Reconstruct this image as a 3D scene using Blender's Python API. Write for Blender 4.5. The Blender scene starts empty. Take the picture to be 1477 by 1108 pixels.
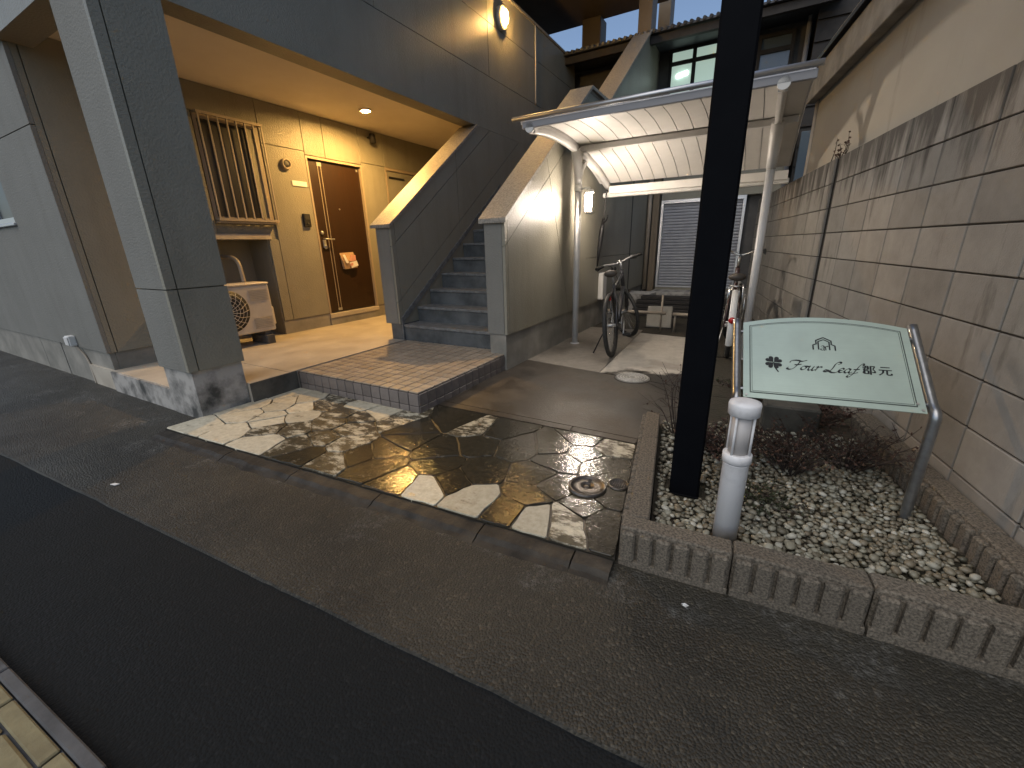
import bpy, bmesh, math, random
from math import radians, sin, cos, pi
from mathutils import Vector, Matrix, noise as mnoise

R = random.Random(7)
sc = bpy.context.scene
COL = sc.collection

# ------------------------------------------------------------------ camera
yaw, pitch, roll = radians(26.276), radians(18.287), radians(-1.4776)
fw = Vector((-sin(yaw)*cos(pitch), cos(yaw)*cos(pitch), -sin(pitch)))
rt = Vector((cos(yaw), sin(yaw), 0)); up = rt.cross(fw)
rt2 = rt*cos(roll)+up*sin(roll); up2 = -rt*sin(roll)+up*cos(roll)
cam = bpy.data.cameras.new('Camera'); camo = bpy.data.objects.new('Camera', cam); COL.objects.link(camo)
cam.sensor_width = 36; cam.sensor_fit = 'HORIZONTAL'; cam.lens = 36*601.95/1477
cam.clip_start = 0.02; cam.clip_end = 2000
m3 = Matrix((rt2, up2, -fw)).transposed()
camo.matrix_world = Matrix.Translation((0, 0, 1.2)) @ m3.to_4x4()
sc.camera = camo

# ------------------------------------------------------------------ world, dusk light, exposure
SUN_EL, SUN_AZ = radians(55), radians(200)        # soft afterglow from over the street
w = bpy.data.worlds.new('World'); sc.world = w; w.use_nodes = True
wn = w.node_tree.nodes; wl = w.node_tree.links
bg = wn['Background']
sky = wn.new('ShaderNodeTexSky'); sky.sky_type = 'NISHITA'; sky.sun_disc = False
sky.sun_elevation = SUN_EL; sky.sun_rotation = SUN_AZ
sky.air_density = 1.0; sky.dust_density = 1.0; sky.ozone_density = 2.0
hs = wn.new('ShaderNodeHueSaturation'); hs.inputs['Saturation'].default_value = .95; hs.inputs['Value'].default_value = .62
wl.new(sky.outputs[0], hs.inputs['Color']); wl.new(hs.outputs[0], bg.inputs[0]); bg.inputs[1].default_value = 0.10
sun = bpy.data.lights.new('Sun', 'SUN'); sun.energy = 0.60; sun.angle = radians(75); sun.color = (1.0, 0.90, 0.70)
suno = bpy.data.objects.new('Sun', sun); COL.objects.link(suno)
sd = Vector((sin(SUN_AZ)*cos(SUN_EL), cos(SUN_AZ)*cos(SUN_EL), sin(SUN_EL)))
suno.rotation_euler = sd.to_track_quat('Z', 'Y').to_euler(); suno.location = (0, -4, 6)
sc.view_settings.view_transform = 'Standard'; sc.view_settings.look = 'None'
sc.view_settings.exposure = 1.20; sc.view_settings.gamma = 1.0
sc.render.engine = 'CYCLES'
sc.cycles.use_denoising = True; sc.cycles.max_bounces = 8; sc.cycles.diffuse_bounces = 4
sc.cycles.sample_clamp_indirect = 60.0; sc.cycles.use_light_tree = True
sc.cycles.caustics_reflective = False; sc.cycles.caustics_refractive = False

# ------------------------------------------------------------------ frames
A = radians(3.53)
FW, FB, FK = 0.0, -A, radians(5.16)               # street, apartment building, block wall
def rotz(p, a): return Vector((p[0]*cos(a)-p[1]*sin(a), p[0]*sin(a)+p[1]*cos(a), p[2] if len(p) > 2 else 0))
def conv(p, fa, fb_): return rotz(p, fa-fb_)       # coordinates of frame fa -> frame fb_

# ------------------------------------------------------------------ materials
MATS = {}
def nodes_of(name):
    m = bpy.data.materials.new(name); m.use_nodes = True; nt = m.node_tree
    b = nt.nodes['Principled BSDF']; MATS[name] = m
    return m, nt, b
def N(nt, t, **kw):
    n = nt.nodes.new(t)
    for k, v in kw.items():
        if k.startswith('i_'):
            key = k[2:]; n.inputs[int(key) if key.isdigit() else key].default_value = v
        else: setattr(n, k, v)
    return n
def c4(c): return (c[0], c[1], c[2], 1) if len(c) == 3 else c
def coords(nt, scale=None):
    tc = N(nt, 'ShaderNodeTexCoord')
    if scale is None: return tc.outputs['Object']
    mp = N(nt, 'ShaderNodeMapping'); mp.inputs['Scale'].default_value = scale
    nt.links.new(tc.outputs['Object'], mp.inputs['Vector']); return mp.outputs[0]
def noise(nt, co, scale, detail=4, rough=.55):
    n = N(nt, 'ShaderNodeTexNoise'); n.inputs['Scale'].default_value = scale
    n.inputs['Detail'].default_value = detail; n.inputs['Roughness'].default_value = rough
    nt.links.new(co, n.inputs['Vector']); return n.outputs[0]
def ramp(nt, fac, a, b, ca=(0, 0, 0), cb=(1, 1, 1)):
    r = N(nt, 'ShaderNodeValToRGB'); e = r.color_ramp.elements
    e[0].position = a; e[1].position = b; e[0].color = c4(ca); e[1].color = c4(cb)
    nt.links.new(fac, r.inputs[0]); return r.outputs[0]
def mixc(nt, fac, a, b, mode='MIX'):
    m = N(nt, 'ShaderNodeMix', data_type='RGBA', blend_type=mode)
    for s, v in ((m.inputs[0], fac), (m.inputs[6], a), (m.inputs[7], b)):
        if hasattr(v, 'links') or hasattr(v, 'is_linked'): nt.links.new(v, s)
        else: s.default_value = v if not isinstance(v, (tuple, list)) else c4(v)
    return m.outputs[2]
def bumpn(nt, b, h, strength, dist=.01):
    n = N(nt, 'ShaderNodeBump'); n.inputs['Strength'].default_value = strength; n.inputs['Distance'].default_value = dist
    nt.links.new(h, n.inputs['Height']); nt.links.new(n.outputs[0], b.inputs['Normal']); return n
def mathn(nt, op, a, b):
    m = N(nt, 'ShaderNodeMath', operation=op)
    for s, v in ((m.inputs[0], a), (m.inputs[1], b)):
        if hasattr(v, 'is_linked'): nt.links.new(v, s)
        else: s.default_value = v
    return m.outputs[0]
def basic(name, c, rough=.5, c2=None, vs=5, bump=0, bs=80, bd=.004, metal=0, rnd=0, spec=.5, rv=0, lo=.35, hi=.65, coat=0):
    m, nt, b = nodes_of(name)
    b.inputs['Roughness'].default_value = rough; b.inputs['Metallic'].default_value = metal
    b.inputs['Specular IOR Level'].default_value = spec; b.inputs['Coat Weight'].default_value = coat
    co = coords(nt); col = None
    if c2 is not None:
        n1 = noise(nt, co, vs, 6, .6); f = ramp(nt, n1, lo, hi)
        col = mixc(nt, f, c, c2)
        if rv:
            rr = mathn(nt, 'MULTIPLY_ADD', f, rv); rr.node.inputs[2].default_value = rough; nt.links.new(rr, b.inputs['Roughness'])
    if rnd:
        oi = N(nt, 'ShaderNodeObjectInfo'); v = mathn(nt, 'MULTIPLY_ADD', oi.outputs['Random'], 2*rnd); v.node.inputs[2].default_value = 1-rnd
        cc = N(nt, 'ShaderNodeCombineColor')
        for i in range(3): nt.links.new(v, cc.inputs[i])
        col = mixc(nt, 1.0, col if col is not None else c, cc.outputs[0], 'MULTIPLY')
    if col is None: b.inputs['Base Color'].default_value = c4(c)
    else: nt.links.new(col, b.inputs['Base Color'])
    if bump: bumpn(nt, b, noise(nt, co, bs, 3, .6), bump, bd)
    return m
def emit(name, c, s):
    m, nt, b = nodes_of(name); b.inputs['Base Color'].default_value = c4(c)
    b.inputs['Emission Color'].default_value = c4(c); b.inputs['Emission Strength'].default_value = s; return m

# painted, spray-textured render of the building
def stucco(name, c, c2, rough=.38, spec=.24):
    m, nt, b = nodes_of(name); co = coords(nt)
    f = ramp(nt, noise(nt, co, 1.7, 6, .65), .35, .7)
    st = noise(nt, coords(nt, (5, 5, .7)), 1.0, 6, .65)
    f2 = ramp(nt, st, .5, .78)
    col = mixc(nt, f, c, c2); col = mixc(nt, mathn(nt, 'MULTIPLY', f2, .35), col, (c[0]*.6, c[1]*.55, c[2]*.52))
    nt.links.new(col, b.inputs['Base Color']); b.inputs['Roughness'].default_value = rough; b.inputs['Specular IOR Level'].default_value = spec
    h = noise(nt, co, 75, 2, .5); bumpn(nt, b, h, .85, .005)
stucco('stucco', (.245, .230, .182), (.28, .264, .213))
stucco('stucco_street_lit', (.228, .224, .203), (.198, .195, .176), .8, .15)  # same paint as stucco; copy for street faces with front light in its tone
stucco('stucco_brown', (.16, .125, .085), (.19, .15, .105), .5)
basic('coping', (.33, .30, .25), .42, (.20, .185, .16), 55, .9, 110, .006, lo=.42, hi=.6)
basic('ceiling', (.78, .70, .58), .75, (.72, .64, .53), 2.2, .15, 120)
basic('plinth', (.33, .31, .27), .75, (.15, .145, .125), 3.2, .35, 60, lo=.3, hi=.75)
basic('plinth_old', (.40, .38, .35), .8, (.06, .06, .055), 5.0, .5, 50, lo=.42, hi=.66)
basic('plinth_dark', (.10, .095, .08), .8, (.035, .034, .029), 6, .5, 50)  # dark mottled concrete for the slab edge and the loose block
basic('floor_mortar', (.50, .45, .37), .6, (.38, .335, .27), 3.5, .25, 90, rv=-.15)
basic('step', (.12, .13, .135), .55, (.055, .06, .062), 4.5, .35, 70, rv=.2)
basic('step_edge', (.19, .195, .195), .6, (.10, .105, .105), 18, .3, 90)
basic('grout', (.05, .042, .035), .8)
basic('tile', (.37, .31, .24), .28, (.28, .23, .175), 9, .12, 120, rnd=.16, rv=.15)
basic('tile_side', (.19, .165, .15), .4, (.14, .12, .11), 9, .12, 120, rnd=.14)
basic('mortar', (.036, .031, .022), .45, (.018, .016, .012), 8, .6, 60)
basic('kerb', (.052, .044, .034), .5, (.020, .018, .015), 7, .8, 70, rv=.2, rnd=.12, spec=.25)
basic('kerb_far', (.10, .10, .10), .8, (.06, .06, .06), 10, .4, 60)
basic('paver', (.25, .215, .115), .8, (.18, .15, .08), 14, .5, 70, rnd=.08)
basic('soil', (.045, .034, .023), .9, (.028, .026, .014), 5, 1.0, 40, .01)
basic('edging', (.19, .16, .122), .9, (.068, .057, .043), 120, 1.0, 170, .005, rnd=.10, lo=.38, hi=.62)
basic('white_steel', (.62, .61, .60), .35, (.55, .54, .52), 5)
basic('cream_panel', (.70, .68, .65), .5, (.65, .63, .60), 6, rnd=.025)
basic('fascia', (.27, .27, .285), .5)
basic('alu', (.50, .51, .53), .38, metal=.85)
basic('galv', (.40, .41, .42), .33, (.30, .31, .32), 30, metal=.9)
basic('dark_steel', (.003, .0035, .005), .65, (.004, .0045, .006), 8, .1, 60, spec=.05)
basic('black', (.012, .012, .013), .45)
basic('rubber', (.018, .018, .018), .7, (.03, .029, .027), 30)
basic('chrome', (.62, .62, .61), .18, metal=1)
basic('bike_frame', (.035, .035, .04), .3, coat=.4)
basic('bike_red', (.05, .02, .018), .3, coat=.4)
basic('saddle', (.055, .045, .036), .55, bump=.2, bs=200)
basic('white_plastic', (.66, .65, .62), .45)
basic('reflector', (.45, .02, .02), .2)
basic('ac_white', (.58, .53, .45), .45, (.53, .48, .41), 8)
basic('ac_dark', (.035, .033, .03), .6)
basic('bollard', (.74, .73, .73), .5, (.42, .41, .40), 7, .2, 90, lo=.5, hi=.8)
basic('frosted', (.50, .47, .45), .35)
basic('ink', (.010, .012, .014), .5)
basic('sign_line', (.06, .075, .07), .5)
basic('window_frame', (.33, .27, .2), .45)
basic('bar_metal', (.42, .36, .28), .4, metal=.3)
basic('steel_plate', (.55, .55, .52), .35, metal=.7)
basic('shutter', (.34, .35, .38), .5, (.29, .30, .33), 5)
basic('dark_wood', (.028, .024, .021), .7, (.016, .014, .013), 12, .3, 50)
basic('roof_tile', (.055, .06, .07), .45, (.035, .038, .045), 9, .3, 50)
basic('house_wall', (.09, .085, .08), .8, (.06, .057, .055), 4, .2, 60)
basic('pipe_beige', (.33, .28, .22), .45, (.27, .23, .18), 6)
basic('pipe_dark', (.03, .028, .026), .5)
basic('paper_white', (.75, .73, .68), .6)
basic('paper_pink', (.62, .30, .24), .5)
basic('plastic_film', (.40, .27, .16), .2)
basic('brown_leaf', (.06, .028, .021), .7, (.095, .050, .032), 6)
basic('twig', (.045, .032, .026), .8)
basic('green_leaf', (.034, .042, .014), .7, (.024, .028, .011), 20)
basic('iron_cover', (.13, .12, .11), .28, (.07, .062, .055), 30, .5, 110, metal=.7)
basic('cover_white', (.55, .52, .46), .5, (.42, .39, .34), 16)
basic('cover_lid', (.24, .225, .20), .6, (.16, .15, .13), 16)  # white lid toned darker below the ribs, groove shade put into the colour
basic('litter', (.7, .7, .68), .6)
basic('gasket', (.02, .02, .02), .8)

def glassm(name, c, rough=.08):
    m, nt, b = nodes_of(name); b.inputs['Base Color'].default_value = c4(c); b.inputs['Roughness'].default_value = rough
    b.inputs['Specular IOR Level'].default_value = .8
glassm('glass_dark', (.008, .007, .006), .35); glassm('glass_blue', (.10, .13, .16), .12)
emit('bulb_amber', (1.0, .56, .16), 3700.0)
emit('bulb_wall', (1.0, .58, .18), 230.0); emit('bulb_rim', (1.0, .60, .16), 1.5); emit('bulb_rim_white', (1.0, .78, .50), 1.6)
emit('bulb_white', (1.0, .86, .72), 400.0)
emit('lit_curtain', (.55, .72, .62), .24)
emit('tube_glow', (.85, 1.0, .92), 2.2)

# wood-grain door
m, nt, b = nodes_of('door_wood'); co = coords(nt, (6, 22, 1.2))
f = ramp(nt, noise(nt, co, 2.0, 8, .65), .3, .7)
nt.links.new(mixc(nt, f, (.030, .013, .005), (.020, .0088, .0035)), b.inputs['Base Color']); b.inputs['Roughness'].default_value = .42
# brushed sign plate
m, nt, b = nodes_of('sign_plate'); co = coords(nt, (1.5, 90, 90))
f = ramp(nt, noise(nt, co, 3.0, 4, .6), .3, .7)
cl = ramp(nt, noise(nt, coords(nt), 5.0, 4, .6), .3, .75)
col = mixc(nt, f, (.50, .61, .53), (.55, .66, .58)); col = mixc(nt, cl, col, (.44, .53, .47))
nt.links.new(col, b.inputs['Base Color']); b.inputs['Roughness'].default_value = .38; b.inputs['Metallic'].default_value = .35
# asphalt: aggregate bump, damp sheen
def asphalt(name, c, c2, rough, vs, spec_c, speck_amt, bump, wet=.15, spec=.5, grit=False):
    m, nt, b = nodes_of(name); co = coords(nt); b.inputs['Specular IOR Level'].default_value = spec
    big = ramp(nt, noise(nt, co, vs, 6, .65), .36, .66)
    v = N(nt, 'ShaderNodeTexVoronoi'); v.inputs['Scale'].default_value = 115; nt.links.new(co, v.inputs['Vector'])
    sp = ramp(nt, v.outputs['Color'], .72, .95)
    col = mixc(nt, big, c, c2); col = mixc(nt, mathn(nt, 'MULTIPLY', sp, speck_amt), col, spec_c)
    if grit:
        sy = N(nt, 'ShaderNodeSeparateXYZ'); nt.links.new(co, sy.inputs[0])
        mr = N(nt, 'ShaderNodeMapRange'); mr.inputs[1].default_value = .95; mr.inputs[2].default_value = 1.27; nt.links.new(sy.outputs[1], mr.inputs[0])
        gm = ramp(nt, mathn(nt, 'ADD', noise(nt, co, 3.2, 8, .72), mathn(nt, 'MULTIPLY', mr.outputs[0], .16)), .64, .78)
        gm2 = ramp(nt, noise(nt, co, 45, 5, .7), .42, .62)
        col = mixc(nt, mathn(nt, 'MULTIPLY', mathn(nt, 'MULTIPLY', gm, gm2), .8), col, (.16, .155, .14))
        dm = ramp(nt, noise(nt, co, 2.1, 7, .7), .56, .66)
        col = mixc(nt, mathn(nt, 'MULTIPLY', dm, .55), col, (.016, .015, .012))
    nt.links.new(col, b.inputs['Base Color'])
    rr = mathn(nt, 'MULTIPLY_ADD', big, wet); rr.node.inputs[2].default_value = rough; nt.links.new(rr, b.inputs['Roughness'])
    h = mathn(nt, 'ADD', noise(nt, co, 85, 4, .7), mathn(nt, 'MULTIPLY', v.outputs['Distance'], -1.0))
    bumpn(nt, b, h, bump, .006)
asphalt('asphalt_new', (.0075, .009, .010), (.010, .0115, .012), .7, .9, (.035, .035, .035), .25, .45, spec=.18)
asphalt('asphalt_old', (.044, .039, .029), (.022, .021, .017), .42, 1.6, (.15, .128, .09), .38, .9, .2, .34, True)
# paving stones: cream slate under patches of dark algae, wet
def stone(name, lo, hi, d1=(.050, .041, .025), d2=(.105, .088, .056)):
    m, nt, b = nodes_of(name); co = coords(nt)
    n1 = noise(nt, coords(nt, (1.0, 1.9, 1.0)), 8.5, 9, .74); f = ramp(nt, n1, lo, hi)
    n2 = noise(nt, co, 26, 6, .7); n3 = noise(nt, co, 11, 8, .75)
    sc_ = ramp(nt, n3, .63, .70)
    cl = mixc(nt, ramp(nt, n2, .35, .7), (.56, .52, .405), (.37, .33, .235))
    dk = mixc(nt, ramp(nt, n2, .3, .7), d1, d2)
    oi = N(nt, 'ShaderNodeObjectInfo'); v = mathn(nt, 'MULTIPLY_ADD', oi.outputs['Random'], .4); v.node.inputs[2].default_value = .8
    cc = N(nt, 'ShaderNodeCombineColor'); [nt.links.new(v, cc.inputs[i]) for i in range(3)]
    dk = mixc(nt, mathn(nt, 'MULTIPLY', sc_, .75), dk, (.34, .30, .22))
    col = mixc(nt, 1.0, mixc(nt, f, cl, dk), cc.outputs[0], 'MULTIPLY')
    nt.links.new(col, b.inputs['Base Color'])
    rr = mathn(nt, 'MULTIPLY_ADD', f, -.40); rr.node.inputs[2].default_value = .50; b.inputs['Specular IOR Level'].default_value = .42; nt.links.new(rr, b.inputs['Roughness'])
    h = mathn(nt, 'ADD', mathn(nt, 'MULTIPLY', noise(nt, co, 14, 3, .6), 1.6), noise(nt, co, 60, 4, .6))
    bumpn(nt, b, h, .42, .0032)
stone('stone_p', .57, .72); stone('stone_m', .40, .54); stone('stone_d', .20, .33, (.021, .018, .011), (.042, .036, .024)); stone('stone_n', .36, .50)
# drive concrete, damp in patches
def drive(name, lo, hi, dry, dry2, wet):
    m, nt, b = nodes_of(name); co = coords(nt)
    f = ramp(nt, noise(nt, co, 1.35, 5, .6), lo, hi)
    g = ramp(nt, noise(nt, co, 16, 6, .7), .35, .7)
    col = mixc(nt, f, mixc(nt, g, dry, dry2), wet); nt.links.new(col, b.inputs['Base Color'])
    rr = mathn(nt, 'MULTIPLY_ADD', f, -.32); rr.node.inputs[2].default_value = .72; nt.links.new(rr, b.inputs['Roughness'])
    bumpn(nt, b, noise(nt, co, 90, 5, .7), .5, .005)
drive('drive_wet', .34, .56, (.088, .070, .051), (.060, .047, .034), (.028, .022, .016))
drive('drive_mid', .50, .66, (.27, .24, .20), (.20, .175, .145), (.09, .075, .06))
m, nt, b = nodes_of('drive_dry'); co = coords(nt)       # dry pour, soaked around the drain
vd = N(nt, 'ShaderNodeVectorMath', operation='DISTANCE'); vd.inputs[1].default_value = (-.45, 3.45, .04); nt.links.new(co, vd.inputs[0])
f = ramp(nt, mathn(nt, 'ADD', vd.outputs['Value'], mathn(nt, 'MULTIPLY', noise(nt, co, 2.2, 6, .65), .9)), .92, 1.22, (1, 1, 1), (0, 0, 0))
g = ramp(nt, noise(nt, co, 12, 7, .7), .35, .7); g2 = ramp(nt, noise(nt, co, 1.6, 5, .6), .52, .66)
col = mixc(nt, g, (.52, .475, .405), (.39, .35, .295)); col = mixc(nt, mathn(nt, 'MULTIPLY', g2, .6), col, (.20, .17, .14)); col = mixc(nt, f, col, (.040, .032, .024))
nt.links.new(col, b.inputs['Base Color']); rr = mathn(nt, 'MULTIPLY_ADD', f, -.45); rr.node.inputs[2].default_value = .75; nt.links.new(rr, b.inputs['Roughness'])
bumpn(nt, b, noise(nt, co, 90, 5, .7), .4, .004)
# block wall with rain streaks that run down from the top
m, nt, b = nodes_of('block'); tc = N(nt, 'ShaderNodeTexCoord'); geo = N(nt, 'ShaderNodeNewGeometry')
mp = N(nt, 'ShaderNodeMapping'); mp.inputs['Scale'].default_value = (9, 9, 1.6); nt.links.new(geo.outputs['Position'], mp.inputs[0])
st = noise(nt, mp.outputs[0], 1.0, 5, .65); sx = N(nt, 'ShaderNodeSeparateXYZ'); nt.links.new(geo.outputs['Position'], sx.inputs[0])
hgt = N(nt, 'ShaderNodeMapRange'); hgt.inputs[1].default_value = 1.35; hgt.inputs[2].default_value = 1.84; nt.links.new(sx.outputs[2], hgt.inputs[0])
f = ramp(nt, mathn(nt, 'ADD', st, mathn(nt, 'MULTIPLY', hgt.outputs[0], .30)), .60, .80)
g = ramp(nt, noise(nt, geo.outputs['Position'], 7, 6, .65), .3, .72)
oi = N(nt, 'ShaderNodeObjectInfo'); v = mathn(nt, 'MULTIPLY_ADD', oi.outputs['Random'], .26); v.node.inputs[2].default_value = .87
cc = N(nt, 'ShaderNodeCombineColor'); [nt.links.new(v, cc.inputs[i]) for i in range(3)]
col = mixc(nt, 1.0, mixc(nt, f, mixc(nt, g, (.305, .284, .253), (.228, .211, .187)), (.080, .071, .060)), cc.outputs[0], 'MULTIPLY')
nt.links.new(col, b.inputs['Base Color']); b.inputs['Roughness'].default_value = .82
bumpn(nt, b, noise(nt, geo.outputs['Position'], 120, 4, .7), .6, .004)
basic('joint', (.05, .043, .036), .9, (.025, .022, .019), 20, .5, 80)
# plaster of the neighbour's wall
m, nt, b = nodes_of('plaster'); co = coords(nt)
f = ramp(nt, noise(nt, co, .9, 6, .6), .35, .7); f2 = ramp(nt, noise(nt, coords(nt, (1.0, 5.0, .8)), 1.3, 5, .7), .60, .74)
col = mixc(nt, f, (.36, .335, .285), (.31, .285, .24)); col = mixc(nt, mathn(nt, 'MULTIPLY', f2, .35), col, (.14, .12, .09))
nt.links.new(col, b.inputs['Base Color']); b.inputs['Roughness'].default_value = .85
bumpn(nt, b, noise(nt, co, 70, 4, .6), .25, .004)
basic('cornice', (.33, .31, .27), .8, (.16, .15, .13), 4, .4, 50, lo=.4, hi=.75)
# pebbles
def pebm(name, island):
    m, nt, b = nodes_of(name)
    if island: r = N(nt, 'ShaderNodeNewGeometry').outputs['Random Per Island']
    else: r = N(nt, 'ShaderNodeObjectInfo').outputs['Random']
    rp = N(nt, 'ShaderNodeValToRGB'); nt.links.new(r, rp.inputs[0]); cr = rp.color_ramp
    cols = [(0, (.075, .080, .060)), (.20, (.17, .14, .095)), (.42, (.25, .225, .165)), (.64, (.26, .25, .19)), (.86, (.35, .345, .28)), (1, (.56, .55, .48))]
    cr.elements[0].position, cr.elements[0].color = 0, c4(cols[0][1]); cr.elements[1].position, cr.elements[1].color = 1, c4(cols[-1][1])
    for p, c in cols[1:-1]: e = cr.elements.new(p); e.color = c4(c)
    co = coords(nt); g = ramp(nt, noise(nt, co, 60, 4, .6), .3, .75)
    nt.links.new(mixc(nt, mathn(nt, 'MULTIPLY', g, .45), rp.outputs[0], (.10, .09, .07)), b.inputs['Base Color']); b.inputs['Roughness'].default_value = .45
pebm('pebble', False); pebm('pebble_mass', True)

# ------------------------------------------------------------------ mesh builder
class MB:
    def __init__(s): s.v = []; s.f = []; s.sm = []
    def add(s, vs, fs, smooth=False):
        o = len(s.v); s.v += [tuple(p) for p in vs]; s.f += [tuple(i+o for i in q) for q in fs]; s.sm += [smooth]*len(fs); return s
    def box(s, x0, x1, y0, y1, z0, z1, bev=0, m=None):
        if bev <= 0:
            P = [(x, y, z) for z in (z0, z1) for y in (y0, y1) for x in (x0, x1)]
            Fq = [(0, 2, 3, 1), (4, 5, 7, 6), (0, 1, 5, 4), (2, 6, 7, 3), (0, 4, 6, 2), (1, 3, 7, 5)]
        else:
            P = []; ix = {}
            for i, x in enumerate((x0, x1)):
                for j, y in enumerate((y0, y1)):
                    for k, z in enumerate((z0, z1)):
                        dx = bev*(1-2*i); dy = bev*(1-2*j); dz = bev*(1-2*k)
                        for a, q in enumerate(((x, y+dy, z+dz), (x+dx, y, z+dz), (x+dx, y+dy, z))):
                            ix[i, j, k, a] = len(P); P.append(q)
            Fq = []
            for i in (0, 1):
                Fq.append([ix[i, 0, 0, 0], ix[i, 1, 0, 0], ix[i, 1, 1, 0], ix[i, 0, 1, 0]])
                Fq.append([ix[0, i, 0, 1], ix[1, i, 0, 1], ix[1, i, 1, 1], ix[0, i, 1, 1]])
                Fq.append([ix[0, 0, i, 2], ix[1, 0, i, 2], ix[1, 1, i, 2], ix[0, 1, i, 2]])
            for j in (0, 1):
                for k in (0, 1):
                    Fq.append([ix[0, j, k, 1], ix[1, j, k, 1], ix[1, j, k, 2], ix[0, j, k, 2]])
                    Fq.append([ix[j, 0, k, 0], ix[j, 1, k, 0], ix[j, 1, k, 2], ix[j, 0, k, 2]])
                    Fq.append([ix[j, k, 0, 0], ix[j, k, 1, 0], ix[j, k, 1, 1], ix[j, k, 0, 1]])
                    for i in (0, 1): Fq.append([ix[i, j, k, 0], ix[i, j, k, 1], ix[i, j, k, 2]])
        if m is not None: P = [tuple(m @ Vector(p)) for p in P]
        return s.add(P, Fq)
    def prism(s, poly, ax, a0, a1):
        def pt(p, a): return (a, p[0], p[1]) if ax == 'x' else (p[0], a, p[1]) if ax == 'y' else (p[0], p[1], a)
        n = len(poly); P = [pt(p, a0) for p in poly]+[pt(p, a1) for p in poly]
        return s.add(P, [tuple(range(n)), tuple(range(2*n-1, n-1, -1))]+[(i, (i+1) % n, (i+1) % n+n, i+n) for i in range(n)])
    def tube(s, pts, r, n=10, cap=True, closed=False, smooth=True):
        pts = [Vector(p) for p in pts]; L = len(pts)
        rs = r if isinstance(r, (list, tuple)) else [r]*L
        T = []
        for i in range(L):
            a = pts[(i-1) % L] if closed or i > 0 else pts[i]; c = pts[(i+1) % L] if closed or i < L-1 else pts[i]
            T.append((c-a).normalized())
        u = T[0].orthogonal().normalized(); P = []
        for i in range(L):
            u = (u-T[i]*u.dot(T[i]))
            u = u.normalized() if u.length > 1e-6 else T[i].orthogonal().normalized()
            w_ = T[i].cross(u)
            P += [pts[i]+(u*cos(2*pi*k/n)+w_*sin(2*pi*k/n))*rs[i] for k in range(n)]
        Fq = []
        for i in range(L if closed else L-1):
            j = (i+1) % L
            Fq += [(i*n+k, i*n+(k+1) % n, j*n+(k+1) % n, j*n+k) for k in range(n)]
        s.add(P, Fq, smooth)
        if cap and not closed:
            s.add(P[:n], [tuple(range(n-1, -1, -1))]); s.add(P[-n:], [tuple(range(n))])
        return s
    def cyl(s, a, b_, r, n=16, r2=None): return s.tube([a, b_], [r, r if r2 is None else r2], n)
    def lathe(s, prof, c=(0, 0, 0), n=24, ax='z', smooth=True):
        P = []; 
        for r, h in prof:
            for k in range(n):
                a = 2*pi*k/n; x, y = r*cos(a), r*sin(a)
                q = (x, y, h) if ax == 'z' else (h, x, y) if ax == 'x' else (x, h, y)
                P.append((q[0]+c[0], q[1]+c[1], q[2]+c[2]))
        Fq = [(i*n+k, i*n+(k+1) % n, (i+1)*n+(k+1) % n, (i+1)*n+k) for i in range(len(prof)-1) for k in range(n)]
        s.add(P, Fq, smooth)
        if prof[0][0] > 1e-5: s.add(P[:n], [tuple(range(n-1, -1, -1))])
        if prof[-1][0] > 1e-5: s.add(P[-n:], [tuple(range(n))])
        return s
    def mesh(s, name, off=(0, 0, 0)):
        me = bpy.data.meshes.new(name)
        me.from_pydata([(p[0]-off[0], p[1]-off[1], p[2]-off[2]) for p in s.v], [], s.f)
        me.polygons.foreach_set('use_smooth', s.sm)
        bm = bmesh.new(); bm.from_mesh(me); bmesh.ops.remove_doubles(bm, verts=bm.verts, dist=1e-6)
        bmesh.ops.recalc_face_normals(bm, faces=bm.faces); bm.to_mesh(me); bm.free()
        return me

BASE = {}
def setp(o, label=None, cat=None, group=None, kind=None):
    if label: o['label'] = label
    if cat: o['category'] = cat
    if group: o['group'] = group
    if kind: o['kind'] = kind
    return o
def place(o, base, fr):
    o.location = rotz(base, fr); o.rotation_euler = (0, 0, fr); BASE[o.name] = Vector(base)
def thing(name, label, cat, base=(0, 0, 0), fr=FW, group=None, kind=None):
    o = bpy.data.objects.new(name, None); COL.objects.link(o); o.empty_display_size = .1
    place(o, base, fr); return setp(o, label, cat, group, kind)
def part(name, mb, mt, parent, kind=None, label=None):
    base = BASE[parent.name]
    me = mb.mesh(name, base); me.materials.append(MATS[mt])
    o = bpy.data.objects.new(name, me); COL.objects.link(o); o.parent = parent; BASE[o.name] = base
    return setp(o, label, None, None, kind)
def solo(name, mb, mt, label, cat, base=(0, 0, 0), fr=FW, group=None, kind=None):
    me = mb.mesh(name, base); me.materials.append(MATS[mt])
    o = bpy.data.objects.new(name, me); COL.objects.link(o); place(o, base, fr)
    return setp(o, label, cat, group, kind)
def struct(name, mb, mt, fr=FW): return solo(name, mb, mt, None, None, (0, 0, 0), fr, None, 'structure')
def inst(name, me, parent, loc, rot=(0, 0, 0), scale=(1, 1, 1)):
    o = bpy.data.objects.new(name, me); COL.objects.link(o); o.parent = parent
    o.location = Vector(loc)-BASE[parent.name]; o.rotation_euler = rot; o.scale = scale; return o

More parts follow.
